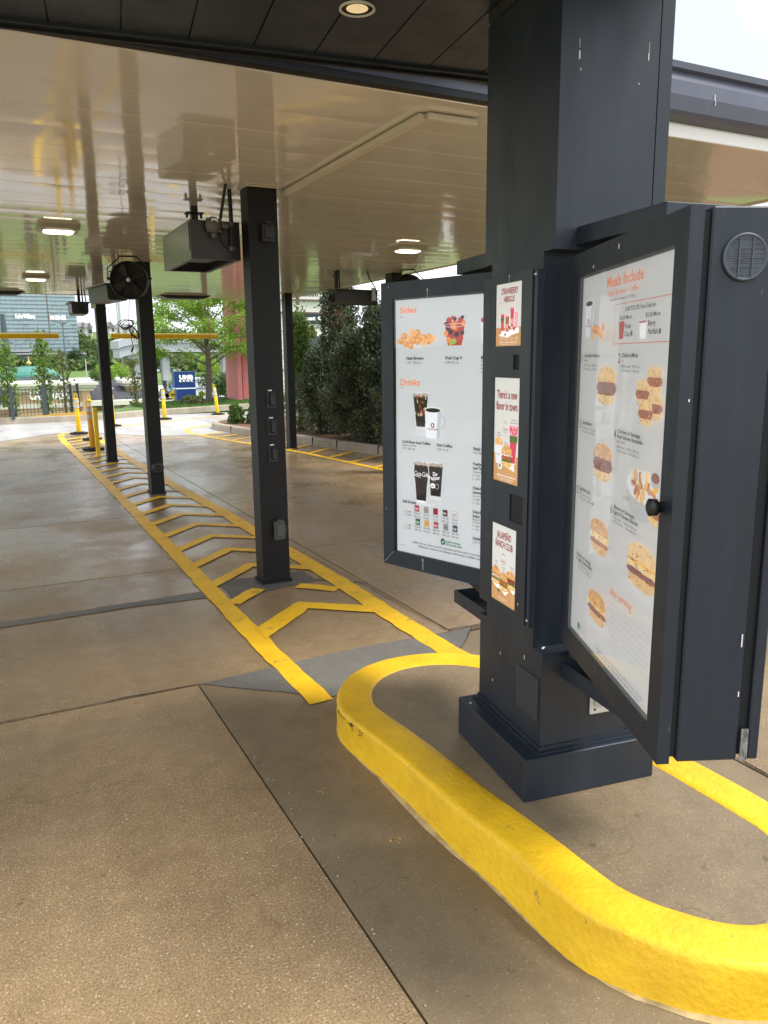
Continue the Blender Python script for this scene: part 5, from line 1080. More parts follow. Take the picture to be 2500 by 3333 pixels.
# ================================================================== vegetation
BARK = mat('bark', (.10, .075, .055), .9, var=.3, scale=20, bump=.8, bscale=40)
def leafmat(name, col, isl=.45, trans=.25):
    m = mat(name, col, .6, island=isl, spec=.3); t = m.node_tree; b = t.nodes['Principled BSDF']; o = [n for n in t.nodes if n.type == 'OUTPUT_MATERIAL'][0]
    tl = t.nodes.new('ShaderNodeBsdfTranslucent'); ms = t.nodes.new('ShaderNodeMixShader'); ms.inputs[0].default_value = trans
    src = b.inputs['Base Color'].links[0].from_socket; t.links.new(src, tl.inputs[0]); t.links.new(b.outputs[0], ms.inputs[1]); t.links.new(tl.outputs[0], ms.inputs[2]); t.links.new(ms.outputs[0], o.inputs[0]); return m
LJ = leafmat('juniper_foliage', (.10, .128, .070), .5, .22); LJ2 = leafmat('arborvitae_foliage', (.12, .19, .035), .4, .3); LBR = leafmat('browned_foliage', (.26, .14, .07), .4, .2)
LL = leafmat('locust_leaf', (.24, .37, .05), .35, .45); LG = leafmat('young_leaf', (.17, .26, .05), .35, .4); LD = leafmat('dark_leaf', (.055, .10, .03), .45, .2); LM = leafmat('mid_leaf', (.10, .17, .04), .4, .3); LO = leafmat('olive_leaf', (.15, .17, .05), .4, .3)
def conifer_mesh(h, r, n, m, seed, brown=0, top=1.0):
    """a dense upright juniper: sprays on rising branches, ragged leaders at the top"""
    g_ = np.random.default_rng(seed); mb = MB(); pts = []
    nb = int(h*58); 
    for i in range(nb):
        t = g_.random()**.9; z0 = .05+t*h*.86; a = g_.random()*6.283
        rad = r*(1-.80*t)*(.75+.45*g_.random())*(1 if t > .08 else .8); L_ = rad; rise = g_.uniform(.3, .9)*(.5+t)
        nn_ = int(n/nb); s_ = g_.random(nn_)**.55
        sp = .05+.10*(1-s_)
        P = np.stack([np.cos(a)*L_*s_, np.sin(a)*L_*s_, z0+rise*L_*s_**1.3], 1)+g_.normal(size=(nn_, 3))*sp[:, None]*np.array([1, 1, 1.3]); pts.append(P)
    for i in range(7):  # leaders
        a = g_.random()*6.28; rr = g_.random()*r*.5; hh = h*g_.uniform(.72, 1)*top; zz = g_.uniform(h*.45, hh, int(n*.022)); P = np.stack([np.cos(a)*rr+g_.normal(size=len(zz))*.05*(1.2-zz/hh*.8), np.sin(a)*rr+g_.normal(size=len(zz))*.05*(1.2-zz/hh*.8), zz], 1); pts.append(P)
    P = np.concatenate(pts); P[:, 2] = np.maximum(P[:, 2], .03); leaves(mb, P, .027, m, 2.4, 1.4)
    return mb
def trunk(mb, h, r, m=BARK, seed=0, lim=(), bend=.05):
    pts = [(bend*mnoise.noise(Vector((0, k, seed)))*k, bend*mnoise.noise(Vector((5, k, seed)))*k, h*k/6) for k in range(7)]; mb.tube(pts, [r*(1.15-.13*k)*(1.25 if k == 0 else 1) for k in range(7)], m, 10)
cspec = []
kinds = [(2.75, .72, 24000, LJ, 3), (2.0, .75, 20000, LJ, 4), (3.6, .75, 27000, LJ, 5), (2.65, .42, 9000, LJ2, 6), (3.0, .13, 900, LBR, 8)]
protos = []
def conifer(k, x, y, rz, sc, label):
    if protos[k] is None:
        h, r, n, m, sd_ = kinds[k]; t = thing('conifer_tree', label, 'tree', (x, y, .11), rz, 'conifer hedge trees in the planting bed')
        o = conifer_mesh(h, r, n, m, sd_).build('foliage', t); s = MB(); trunk(s, h*.8, .05, seed=k); s.build('trunk', t); protos[k] = t; t.scale = (sc, sc, sc); return t
    t = copy_tree(protos[k]); t.location = (x, y, .11); t.rotation_euler.z = rz; t.scale = (sc, sc, sc); t['label'] = label; return t
protos = [None]*len(kinds)
cl = [(3, 6.02, 15.8, 0, 1.0, 'bright green narrow conifer at the left end of the dark hedge'),
      (1, 6.1, 14.9, .5, .85, 'low dark juniper second from the left end of the hedge'),
      (2, 6.62, 14.95, 1.9, 1.0, 'tallest dark juniper of the hedge, just right of the edge column'),
      (4, 6.5, 14.75, 0, 1.0, 'thin browned conifer with reddish dead tips within the hedge'),
      (1, 6.25, 13.5, 2.2, 1.0, 'short broad juniper in front under the radiant heater'),
      (0, 6.45, 12.9, 4.0, .95, 'dark juniper behind the left edge of the drinks board'),
      (0, 6.6, 12.0, 1.0, .9, 'dark juniper glimpsed above the drinks board'), (0, 7.0, 10.6, 3.0, .95, 'juniper hidden behind the post, farther right'),
      (1, 7.6, 7.4, 0.3, 1.2, 'juniper of the hedge right of the post'), (2, 8.0, 5.6, 5.0, 1.0, 'juniper far along the hedge behind the breakfast board'), (0, 8.1, 3.6, 2.6, 1.1, 'nearest juniper of the hedge, out past the breakfast board'),
      (1, 7.4, 14.9, 3.3, .9, 'juniper in the second row behind the brown conifer'), (1, 6.35, 11.2, 1.3, 1.1, 'broad juniper in the second row behind the hedge')]
for a in cl: conifer(*a)
# broad trees
def limbs(mb, base, h, r, spread, nl, seed, m=BARK, sub=3):
    g_ = random.Random(seed); ends = []
    pts = [Vector(base), Vector(base)+Vector((.02*h, .01*h, h*.35)), Vector(base)+Vector((.0, .03*h, h*.65)), Vector(base)+Vector((.03*h, .02*h, h*.95))]
    mb.tube([tuple(p) for p in pts], [r*1.25, r, r*.65, r*.25], m, 10)
    for i in range(nl):
        t = .30+.62*i/nl; p = pts[0].lerp(pts[3], t); a = i*2.4+g_.random(); L_ = spread*(1.05-.45*t)*g_.uniform(.8, 1.1)
        e = p+Vector((math.cos(a)*L_, math.sin(a)*L_, h*g_.uniform(.10, .28))); mid = p.lerp(e, .5)+Vector((0, 0, h*.05)); mb.tube([tuple(p), tuple(mid), tuple(e)], [r*.42*(1.1-t*.6), r*.25*(1.1-t*.6), r*.07], m, 6); ends += [mid, e, p.lerp(mid, .7)]
        for j in range(sub):
            q = p.lerp(e, g_.uniform(.4, .95)); b = a+g_.uniform(-1.2, 1.2); l2 = L_*g_.uniform(.25, .5); e2 = q+Vector((math.cos(b)*l2, math.sin(b)*l2, l2*g_.uniform(-.1, .6))); mb.tube([tuple(q), tuple(e2)], [r*.10, r*.03], m, 5); ends += [e2, q.lerp(e2, .5)]
    return ends
def broad(name, label, loc, h, r, spread, nl, n, size, m, seed, cl_=.35, group=None, sub=3, cat='tree', flat=.45):
    t = thing(name, label, cat, tuple(loc), 0, group); s = MB(); ends = limbs(s, (0, 0, 0), h, r, spread, nl, seed, sub=sub); s.build('trunk', t)
    g_ = np.random.default_rng(seed); E = np.array([tuple(e) for e in ends]); idx = g_.integers(0, len(E), n); P = E[idx]+g_.normal(size=(n, 3))*cl_*np.array([1, 1, flat]); s = MB(); leaves(s, P, size, m, 1.7, 0); s.build('crown', t); return t
b = gnd(678, 1318, .14); LOC = at(680, 1317, 27.4); 
broad('locust_tree', 'airy bright green tree with dark trunk beyond the drive, in front of the pink wall', (LOC.x, 27.4, .1), 4.3, .095, 2.3, 22, 30000, .048, LL, 21, .14, sub=8, flat=.55)
# slim columnar street trees behind the fence
def slimtree(px, ytop, ybot, Y, label, m, n=1500, w=.24):
    n = int(n*.5)
    a = at(px, ybot, Y); b = at(px, ytop, Y); h = b.z-a.z; t = thing('slim_tree', label, 'tree', tuple(a), 0, 'slim young trees behind the fence'); s = MB(); trunk(s, h*.97, .035, seed=px)
    g_ = np.random.default_rng(px+500); E = []
    for k in range(26): z = h*(.10+.84*k/26); an = k*2.4; L_ = w*(.55+.6*math.sin(math.pi*min(1, k/26+.12)))*g_.uniform(.6, 1.1); e = (math.cos(an)*L_, math.sin(an)*L_, z+L_*1.1); s.tube([(0, 0, z), e], [.010, .004], BARK, 5); E += [e, (e[0]*.6, e[1]*.6, z+L_*.6)]
    s.build('trunk', t); E = np.array(E); P = E[g_.integers(0, len(E), n)]+g_.normal(size=(n, 3))*.075*np.array([1, 1, 1.3]); s = MB(); leaves(s, P, .075, m, 1.4, .3); s.build('crown', t)
slimtree(38, 1108, 1370, 26.5, 'slim leafy tree left of the two signs on the glass tower', LG, 1500); slimtree(156, 1075, 1362, 26.5, 'tallest slim leafy tree behind the fence middle', LG, 1700); slimtree(217, 1135, 1350, 26.2, 'slim half-bare tree near the right end of the fence', LO, 420); slimtree(-25, 1230, 1372, 26.8, 'slim tree at the left picture edge', LG, 900); slimtree(446, 1205, 1345, 26.5, 'thin sparse tree beside the second column', LO, 380, .16)
# bushes
def bush(name, label, loc, rx, rz, n, size, m, seed, cat='bush', group=None, up=.3, ry=None):
    t = thing(name, label, cat, tuple(loc), 0, group); g_ = np.random.default_rng(seed); d = g_.normal(size=(n, 3)); d /= np.linalg.norm(d, axis=1)[:, None]; k = g_.random(n)**.35
    lump = np.array([1+.28*mnoise.noise(Vector((x*2+seed, y*2, z*2))) for x, y, z in d]); P = d*(k*lump)[:, None]*np.array([rx, ry or rx, rz]); P[:, 2] = np.abs(P[:, 2])*1.0+.02; s = MB(); leaves(s, P, size, m, 1.8, up); s.build('foliage', t)
    s = MB()
    for i in range(5): a = i*1.26+seed; s.tube([(0, 0, 0), (math.cos(a)*rx*.45, math.sin(a)*rx*.45, rz*.75)], [.02*rx+.004, .004], BARK, 5)
    s.build('stems', t); return t
bl = at(615, 1322, 26.6); bush('juniper_bush', 'low spreading feathery bush in front of the blue sign', (bl.x+.15, 26.6, .14), .46, .29, 4200, .045, LO, 31)
bl = gnd(790, 1385, .12); bush('broadleaf_shrub', 'dark leafy shrub in the mulch beside the nearest column', (5.36, 18.4, .12), .20, .46, 1000, .045, LM, 32, up=.8); bush('broadleaf_shrub', 'second smaller shrub partly behind the nearest column', (5.72, 18.1, .12), .18, .4, 600, .075, LD, 33, up=.8)
# ================================================================== black fence
t = thing('metal_fence', 'black metal picket fence with thicker posts at the lot edge', 'fence', (0, 0, 0)); FB_ = mat('fence_black', (.018, .02, .024), .5); FBP = mat('fence_post_grey', (.05, .062, .075), .5)
fa, fb = gnd(-110, 1385, .15), gnd(254, 1345, .2); fa = Vector((fa.x, 22.72, .13)); fb = Vector((at(262, 1344, 23.4).x, 23.4, .20)); dv = (fb-fa).normalized(); FL = (fb-fa).length
def fpt(d, z, o=0): q = fa+dv*d; return (q.x, q.y+o, q.z+z)
s = MB(); 
for z in (.12, .60, .74): s.tube([fpt(0, z), fpt(FL, z)], .012, FB_, 4)
s.build('rail', t)
s = MB(); k = 0.0
while k < FL: s.tube([fpt(k, .03), fpt(k, .765)], .0085, FB_, 4); k += .093
s.build('pickets', t)
for px, m_, w_ in ((-60, FBP, .05), (42, FBP, .045), (148, FBP, .055), (238, FB_, .035), (262, FB_, .035)):
    q = at(px, 1345, 23.1); dd = (q.x-fa.x)/dv.x; s = MB(); b0 = fpt(dd, -.02); s.box((b0[0]-w_, b0[1]-w_, b0[2]), (b0[0]+w_, b0[1]+w_, b0[2]+.82), m_, bev=.006); s.box((b0[0]-w_-.01, b0[1]-w_-.01, b0[2]+.82), (b0[0]+w_+.01, b0[1]+w_+.01, b0[2]+.84), m_); s.build('post', t)
t = thing('low_fence', 'very low black edging fence along the grass by the blue sign', 'fence', (0, 0, 0)); s = MB(); a, b = at(515, 1338, 24.9), at(742, 1322, 26.2); a.z = b.z = .17; n_ = 60
for z in (.0, .17): s.tube([(a.x, a.y, .18+z), (b.x, b.y, .18+z)], .006, FB_, 4)
s.build('rail', t); s = MB()
for i in range(n_+1): q = a.lerp(b, i/n_); s.tube([(q.x, q.y, .14), (q.x, q.y, .36)], .004, FB_, 4)
s.build('pickets', t)
t = thing('blue_fence', 'low blue barrier with black mesh behind the far kerb', 'barrier', (0, 0, 0)); s = MB(); a, b = at(295, 1352, 26.5), at(452, 1338, 26.5); zt2 = at(380, 1341, 26.5).z; s.box((a.x, 26.45, -.8), (b.x, 26.5, zt2), mat('blue_panel', (.02, .07, .28), .5)); s.build('panel', t); s = MB()
for i in range(60): x = a.x+(b.x-a.x)*i/59; s.tube([(x, 26.42, -.8), (x, 26.42, zt2+.05)], .006, FB_, 4)
s.build('pickets', t)
# ================================================================== buildings
def wbox(mb, pxa, pya, pxb, pyb, Y, dep, m, zb=None):
    """a block whose near face spans these photo points at distance Y, with real depth behind it"""
    a = at(pxa, pya, Y); b = at(pxb, pyb, Y); z0 = min(a.z, b.z) if zb is None else zb; mb.box((a.x, Y, z0), (b.x, Y+dep, max(a.z, b.z)), m)
PINK_ = mat('pink_stucco', (.50, .17, .155), .85, var=.06, bump=.3, bscale=30); 
t = thing('pink_building', 'tall pink-red stucco wall with stepped corner beyond the tree', 'building', (0, 0, 0)); s = MB(); wbox(s, 766, 1062, 792, 1322, 27.6, 1.3, PINK_, -.2); s.build('lower_block', t); s = MB(); a = at(776, 1150, 28.4); b = at(900, 1150, 28.4); s.box((a.x, 28.4, -.2), (b.x, 30.2, 7.5), PINK_); s.box((a.x-.0, 28.0, -.2), (b.x-.3, 28.395, 2.7), PINK_); s.build('tower_wall', t)
s = MB(); a2 = at(764, 1057, 28.2); s.box((a.x-.04, 28.2, 2.72), (b.x, 28.39, 2.80), mat('pink_trim', (.33, .10, .09), .8)); s.build('string_course', t)
# white strip-mall with fascia signs
WST = mat('white_stucco', (.68, .66, .60), .85, var=.03); BRN = mat('brown_band', (.16, .10, .08), .7); SGN = mat('sign_dark', (.02, .03, .035), .4)
t = thing('shop_building', 'white shopfront building with dark sign band behind the conifers', 'building', (0, 0, 0)); Y = 62; s = MB(); a = at(900, 1200, Y); b = at(1150, 1200, Y); s.box((a.x, Y, -3), (b.x, Y+12, 9), WST); s.build('wall', t)
s = MB(); 
for p0, p1 in ((973, 978), (1015, 1020)): z0, z1 = at(940, p1, Y).z, at(940, p0, Y).z; s.box((a.x, Y-.25, z0), (b.x, Y-.005, z1), BRN)
s.build('band', t)
s = MB(); zt_, zb_ = at(980, 1020, Y).z, at(980, 1054, Y).z; s.box((at(960, 1040, Y).x, Y-.2, zb_), (at(1140, 1040, Y).x, Y-.006, zt_-.01), SGN); s.build('sign_panel', t)
s = MB(); s.box((a.x+1, Y-.1, -2.9), (b.x-1, Y-.004, zb_-1.0), mat('shop_glass', (.05, .06, .06), .15)); s.build('shop_window', t)
def letters(mb, txt, x, y, z, h, m, w_=None, bold=.02, th=.05):
    V, F, W_ = text_mesh(txt, bold); sz = h/.73; sx = sz if w_ is None else w_/W_; mb.add([(x+a*sx, y-th, z+b_*sz) for a, b_ in V], F, m)
    mb.add([(x+a*sx, y, z+b_*sz) for a, b_ in V], [tuple(reversed(f)) for f in F], m)
LW = mat('white_letter', (.8, .8, .8), .5, emit=(1, 1, 1), estr=.1); LK = mat('black_letter', (.02, .02, .02), .5)
s = MB(); zc = at(985, 1042, Y).z; letters(s, 'Great Clips', at(958, 1040, Y).x, Y-.21, zc, .33, LW, w_=at(1085, 1040, Y).x-at(958, 1040, Y).x, bold=.03); s.build('sign_letters', t)
s = MB(); zc = at(1000, 965, Y).z; letters(s, 'RESTAURANT', at(952, 1040, Y).x, Y-.01, zc, .45, LK, w_=at(1026, 1040, Y).x-at(938, 1040, Y).x, bold=0); s.build('wall_letters', t)
# blue bank sign
BLU = mat('sign_blue', (.008, .035, .17), .35, spec=.4)
t = thing('bank_sign', 'tall blue bank sign with white lettering behind the spreading bush', 'sign', (0, 0, 0)); Y = 88; a = at(577, 1312, Y); b = at(634, 1209, Y); zm = at(600, 1264, Y).z
s = MB(); s.box((a.x, Y, a.z-.5), (b.x, Y+1.1, zm-.06), BLU); s.box((a.x-.15, Y-.002, zm+.06), (b.x, Y+1.1, b.z), BLU); s.build('panel', t); s = MB(); s.box((a.x, Y+.02, zm-.058), (b.x+.03, Y+1.08, zm+.058), LW); s.build('stripe', t)
s = MB(); w_ = b.x-a.x; letters(s, 'UMB', a.x+.22*w_-.1, Y-.01, at(600, 1233, Y).z, .42, LW, w_=w_*.72, bold=.06); letters(s, 'B A N K', a.x+.22*w_-.1, Y-.01, at(600, 1243, Y).z, .24, LW, w_=w_*.72, bold=.02)
s.box((a.x+.22*w_-.1, Y-.05, at(600, 1236.5, Y).z), (a.x+.94*w_-.1, Y-.012, at(600, 1235.3, Y).z), LW); s.build('lettering', t)
# car wash building with cornice and roof
TAN = mat('tan_stucco', (.50, .33, .20), .85, var=.05); CORN = mat('cornice_white', (.62, .58, .50), .8); SHG = mat('dark_shingle', (.045, .048, .055), .9, var=.25, scale=3, bump=.5, bscale=12)
t = thing('car_wash_building', 'tan building with white cornice and dark shingle roofs behind the fence', 'building', (0, 0, 0)); Y = 50
s = MB(); wbox(s, 50, 1262, 292, 1400, Y, 7, TAN, -3.2); wbox(s, 262, 1306, 520, 1400, Y+1.0, 5, TAN, -3.2); wbox(s, -140, 1320, 49, 1400, Y+1.6, 4, TAN, -3.2); s.build('wall', t)
s = MB()
for dz, o in ((0, .45), (.16, .33), (.34, .18)):
    a = at(50, 1249, Y); b = at(292, 1249, Y); z1 = a.z-dz; s.box((a.x-o, Y-o, z1-.155), (b.x+o, Y+7+o, z1), CORN)
s.box((at(266, 1290, Y).x, Y-.12, -3.2), (at(292, 1290, Y).x, Y-.005, at(270, 1262, Y).z), TAN)
zz = at(300, 1306, Y).z; s.box((at(262, 1290, Y).x, Y-.10, zz-.28), (at(520, 1290, Y).x, Y+.99, zz), CORN); zz = at(50, 1317, Y).z; s.box((at(-140, 1290, Y).x, Y-.08, zz-.25), (at(261, 1290, Y).x, Y-.003, zz), CORN); s.build('cornice', t)
def hip(mb, x0, x1, y0, y1, z0, z1, m, ridge=.35):
    xm0, xm1 = x0+(x1-x0)*ridge, x1-(x1-x0)*ridge; ym = (y0+y1)/2; vs = [(x0, y0, z0), (x1, y0, z0), (x1, y1, z0), (x0, y1, z0), (xm0, ym, z1), (xm1, ym, z1)]; mb.add(vs, [(0, 1, 5, 4), (1, 2, 5), (2, 3, 4, 5), (3, 0, 4), (3, 2, 1, 0)], m)
s = MB(); hip(s, at(262, 1290, Y).x, at(540, 1290, Y).x, Y+1, Y+16, at(300, 1306, Y+1).z, at(300, 1238, Y+9).z, SHG, .25); hip(s, at(-160, 1290, Y).x, at(48, 1290, Y).x, Y+1.6, Y+15, at(0, 1318, Y+1.6).z, at(0, 1240, Y+9).z, SHG, .25); hip(s, at(60, 1290, Y).x, at(265, 1290, Y+4).x, Y+6, Y+14, at(100, 1246, Y+6).z, at(150, 1222, Y+9).z, SHG, .4)
s.build('roof', t)
s = MB(); a = at(392, 1225, Y+4); b = at(460, 1309, Y+4); a2 = at(414, 1245, Y+4); s.box((a2.x, Y+4, b.z-.5), (b.x, Y+6, a2.z), TAN); s.box((a2.x-.35, Y+3.7, a2.z-.05), (b.x+.3, Y+6.3, a2.z+.16), CORN); s.box((a2.x-.15, Y+3.85, a2.z-.25), (b.x+.2, Y+6.1, a2.z-.055), CORN); s.build('chimney', t)
s = MB(); q = at(358, 1268, Y+3); s.lathe([(.05, -.55), (.05, 0), (.20, .02), (.20, .10), (.05, .14)], tuple(q), CORN, 12); s.build('roof_vent', t)
s = MB(); q = at(387, 1327, Y-.02); s.box((q.x-.24, Y+.80, q.z-.2), (q.x+.24, Y+.995, q.z+.13), CORN); s.build('wall_lamp', t)
s = MB(); ZL = at(100, 1300, Y).z; letters(s, 'CAR WASH', at(94, 1290, Y).x, Y-.02, ZL, .50, LW, w_=at(226, 1290, Y).x-at(94, 1290, Y).x, bold=.05, th=.08); s.build('sign_letters', t)
# green domed building
t = thing('domed_building', 'round building with ribbed green metal dome and gold finial', 'building', tuple(at(98, 1225, 150))); DG = mat('dome_green', (.045, .20, .15), .4, island=.08, var=.08); Rr = 4.9
s = MB(); prof_ = [(Rr*math.cos(a), Rr*.36*math.sin(a)) for a in np.linspace(0, math.pi/2*.985, 9)]; nn_ = 48; vs = []
for r_, z in prof_: vs += [(r_*(1+.012*(j % 2))*math.cos(2*math.pi*j/nn_), r_*(1+.012*(j % 2))*math.sin(2*math.pi*j/nn_), z) for j in range(nn_)]
s.add(vs, [(i*nn_+j, i*nn_+(j+1) % nn_, (i+1)*nn_+(j+1) % nn_, (i+1)*nn_+j) for i in range(8) for j in range(nn_)], DG); s.lathe([(Rr*1.75, -1.6), (Rr*1.2, -.35), (Rr*.95, 0)], (0, 0, 0), DG, 48); s.build('dome', t)
s = MB(); s.lathe([(.12, 1.6), (.12, 1.9), (.42, 2.1), (.42, 2.35), (.1, 2.6), (.04, 3.4)], (0, 0, 0), mat('gold_finial', (.6, .45, .16), .35, metal=.4), 16); s.build('finial', t)
s = MB(); s.box((-10, -7, -9), (15.5, 6, -1.0), CORN); s.box((-10.4, -7.4, -1.0), (16, 6.4, -.55), mat('white_trim', (.7, .7, .68), .7)); s.build('wall', t)
s = MB(); s.box((-3.6, -7.15, -2.6), (-1.6, -7.02, -1.2), SGN); s.build('window', t)
# glass office tower
GLW = mat('tower_glass', (.25, .335, .36), .12, island=.08, spec=1.0); LINE = mat('tower_mullion', (.10, .14, .16), .5); CONCW = mat('tower_concrete', (.42, .40, .38), .8)
t = thing('office_tower', 'large glass office tower with horizontal floor lines and two white signs', 'building', (0, 0, 0)); Y = 300; a = at(-420, 1182, Y); b = at(262, 1182, Y); ztop = 86; zb_ = a.z
s = MB(); fl = 1.32; nx_ = 40; x0, x1 = a.x, b.x; z = at(0, 1145, Y).z; z00 = z; xr_ = at(233, 1000, Y).x
wtop = lambda z_: x1+(at(236, 1000, Y).x-x1)*min(1, (z_-zb_)/30)
while z < ztop:
    for i in range(nx_):
        u0_, u1_ = i/nx_, (i+1)/nx_; xa, xb = x0+(x1-x0)*u0_, x0+(x1-x0)*u1_; j = .05*mnoise.noise(Vector((i*3.1, z, 0)))
        s.quad((xa, Y+j, z+.08), (xb-.03, Y-j, z+.08), (xb-.03, Y+j, z+fl-.05), (xa, Y-j, z+fl-.05), GLW)
    z += fl
s.build('curtain_wall', t)
s = MB(); s.box((x0, Y+.15, z00), (x1, Y+40, z), LINE); z = z00
while z < ztop: s.box((x0, Y-.16, z-.07), (x1, Y+.14, z+.09), LINE); z += fl
s.build('floor_band', t)
s = MB(); s.box((x0, Y-1, zb_-8), (x1+1.5, Y+40, z00-.2), LINE)
for p0, p1 in ((1150, 1155), (1173, 1179)): s.box((x0, Y-1.6, at(0, p1, Y).z), (x1+2, Y-.99, at(0, p0, Y).z), CONCW)
s.box((x0, Y-1.7, at(0, 1146, Y).z), (at(86, 1040, Y).x, Y-1.0, at(0, 1142, Y).z), CONCW); s.build('podium', t)
s = MB(); letters(s, 'KellerWilliams', at(50, 1040, Y).x, Y-.3, at(80, 1036, Y).z, 1.5, LW, w_=at(115, 1040, Y).x-at(50, 1040, Y).x, bold=.05); letters(s, 'MARINER', at(163, 1040, Y).x, Y-.3, at(190, 1041, Y).z, 1.5, LW, w_=at(217, 1040, Y).x-at(163, 1040, Y).x, bold=.05); s.build('sign_letters', t)
# flats on the hill
FW_ = mat('flats_white', (.74, .73, .70), .85); FT = mat('flats_tan', (.42, .33, .26), .85); RF = mat('flats_roof', (.20, .19, .19), .9); FWN = mat('flats_window', (.05, .06, .07), .3)
def flats(px0, px1, pyt, pyb, Y, label, tan=False):
    a = at(px0, pyb, Y); b = at(px1, pyt, Y); t = thing('apartment_house', label, 'apartment house', (a.x, Y, a.z-8), 0, 'apartment houses on the hill'); W_ = b.x-a.x; H_ = b.z-a.z+8
    s = MB(); s.box((0, 0, 0), (W_, 14, H_), FW_); s.box((W_*.55, -1.2, 0), (W_*.85, -.01, H_*.93), FT if tan else FW_); s.build('wall', t)
    s = MB(); hip(s, -.6, W_+.6, -1.4, 15, H_, H_+2.6, RF, .2); s.add([(W_*.52, -1.9, H_*.93), (W_*.88, -1.9, H_*.93), (W_*.70, -1.9, H_+2.6), (W_*.52, 5, H_*.93), (W_*.88, 5, H_*.93), (W_*.70, 5, H_+2.6)], [(0, 1, 2), (0, 2, 5, 3), (1, 4, 5, 2)], RF); s.build('roof', t)
    for k in range(max(2, int(W_/5))):
        for j in range(2):
            x = 1.5+k*(W_-3)/max(1, int(W_/5)-1 or 1)*.92; z = H_-2.9-j*3.4; s = MB(); s.box((x, -.16 if not (W_*.5 < x < W_*.87) else -1.35, z), (x+1.3, -.02 if not (W_*.5 < x < W_*.87) else -1.22, z+1.7), FWN); s.build('window', t)
flats(228, 252, 1072, 1096, 450, 'white gabled apartment house nearest the glass tower'); flats(252, 282, 1064, 1098, 445, 'white apartment house second from the tower'); flats(280, 300, 1066, 1110, 440, 'apartment house with tan wing beside the far column', True); flats(332, 374, 1062, 1100, 450, 'white apartment house with pointed roof between the far columns'); flats(376, 440, 1068, 1104, 455, 'long white apartment house right of the tall poles')
# elevated road ramp
RAMPC = mat('ramp_concrete', (.40, .42, .44), .8); t = thing('road_bridge', 'curved grey concrete flyover ramp on the right of the hill', 'bridge', (0, 0, 0)); s = MB()
pts = [(385, 1122), (400, 1116), (425, 1110), (460, 1106), (520, 1103), (600, 1103), (720, 1104), (900, 1106)]; P = [at(x, y, 215+i*.1) for i, (x, y) in enumerate(pts)]
def ramp(mb, P, w_, z0, z1, m):
    vs = []
    for i, p in enumerate(P):
        tt = (P[min(i+1, len(P)-1)]-P[max(i-1, 0)]); tt.z = 0; tt.normalize(); nn_ = Vector((-tt.y, tt.x, 0)); 
        for o, z in ((0, z0), (0, z1), (w_, z1), (w_, z0)): q = p+nn_*o; vs.append((q.x, q.y, p.z+z))
    n_ = len(P); mb.add(vs, [(i*4+j, i*4+(j+1) % 4, i*4+4+(j+1) % 4, i*4+4+j) for i in range(n_-1) for j in range(4)]+[(3, 2, 1, 0), (n_*4-4, n_*4-3, n_*4-2, n_*4-1)], m)
ramp(s, P, 9, -1.0, 1.0, RAMPC); s.build('deck', t); s = MB(); ramp(s, [p+Vector((.3, .6, 0)) for p in P], 7.5, -3.4, -1.02, RAMPC); s.build('girder', t)
for i in (2, 4, 6):
    s = MB(); q = P[i]+Vector((1, 3, 0)); s.box((q.x-.1, q.y, -9), (q.x+1.8, q.y+3, q.z-3.42), RAMPC); s.box((q.x-1.5, q.y-.5, q.z-4.6), (q.x+3, q.y+4, q.z-3.425), RAMPC); s.build('pier', t)
# tall lamp poles
STL = mat('pole_grey', (.38, .42, .42), .5)
def pole(px0, py0, px1, py1, Y, r, label, name='highway_light_pole', cat='light pole', head=True, PM=None):
    STL_ = PM or STL
    a = at(px0, py0, Y); b = at(px1, py1, Y); a.y = b.y = Y; a.x = b.x = (a.x+b.x)/2; t = thing(name, label, cat, tuple(a), 0, 'tall highway poles'); s = MB(); h = b.z-a.z; s.tube([(0, 0, -4), (0, 0, h*.5), (0, 0, h)], [r*1.3, r, r*.7], STL_, 8); s.build('shaft', t)
    if head: s = MB(); s.box((-1.1, -.25, h-.1), (1.1, .25, h+.15), STL_); s.box((-1.3, -.35, h-.35), (-.6, .35, h-.11), STL); s.box((.6, -.35, h-.35), (1.3, .35, h-.11), STL); s.build('lamp_head', t)
pole(346, 1188, 333, 1002, 235, .30, 'tall grey highway light pole with visible lamp head, left one'); pole(396, 1182, 382, 860, 225, .36, 'tall grey highway pole rising out of view, right one')
pole(211, 1150, 204, 1052, 180, .16, 'thin dark pole in front of the glass tower', PM=LINE); pole(283, 1238, 278, 1168, 140, .10, 'thin short pole on the grassy slope', head=False)
pole(17, 1170, 13, 1022, 150, .55, 'thick dark pole at the left in front of the glass tower', head=False, PM=mat('dark_pole', (.05, .07, .08), .5))
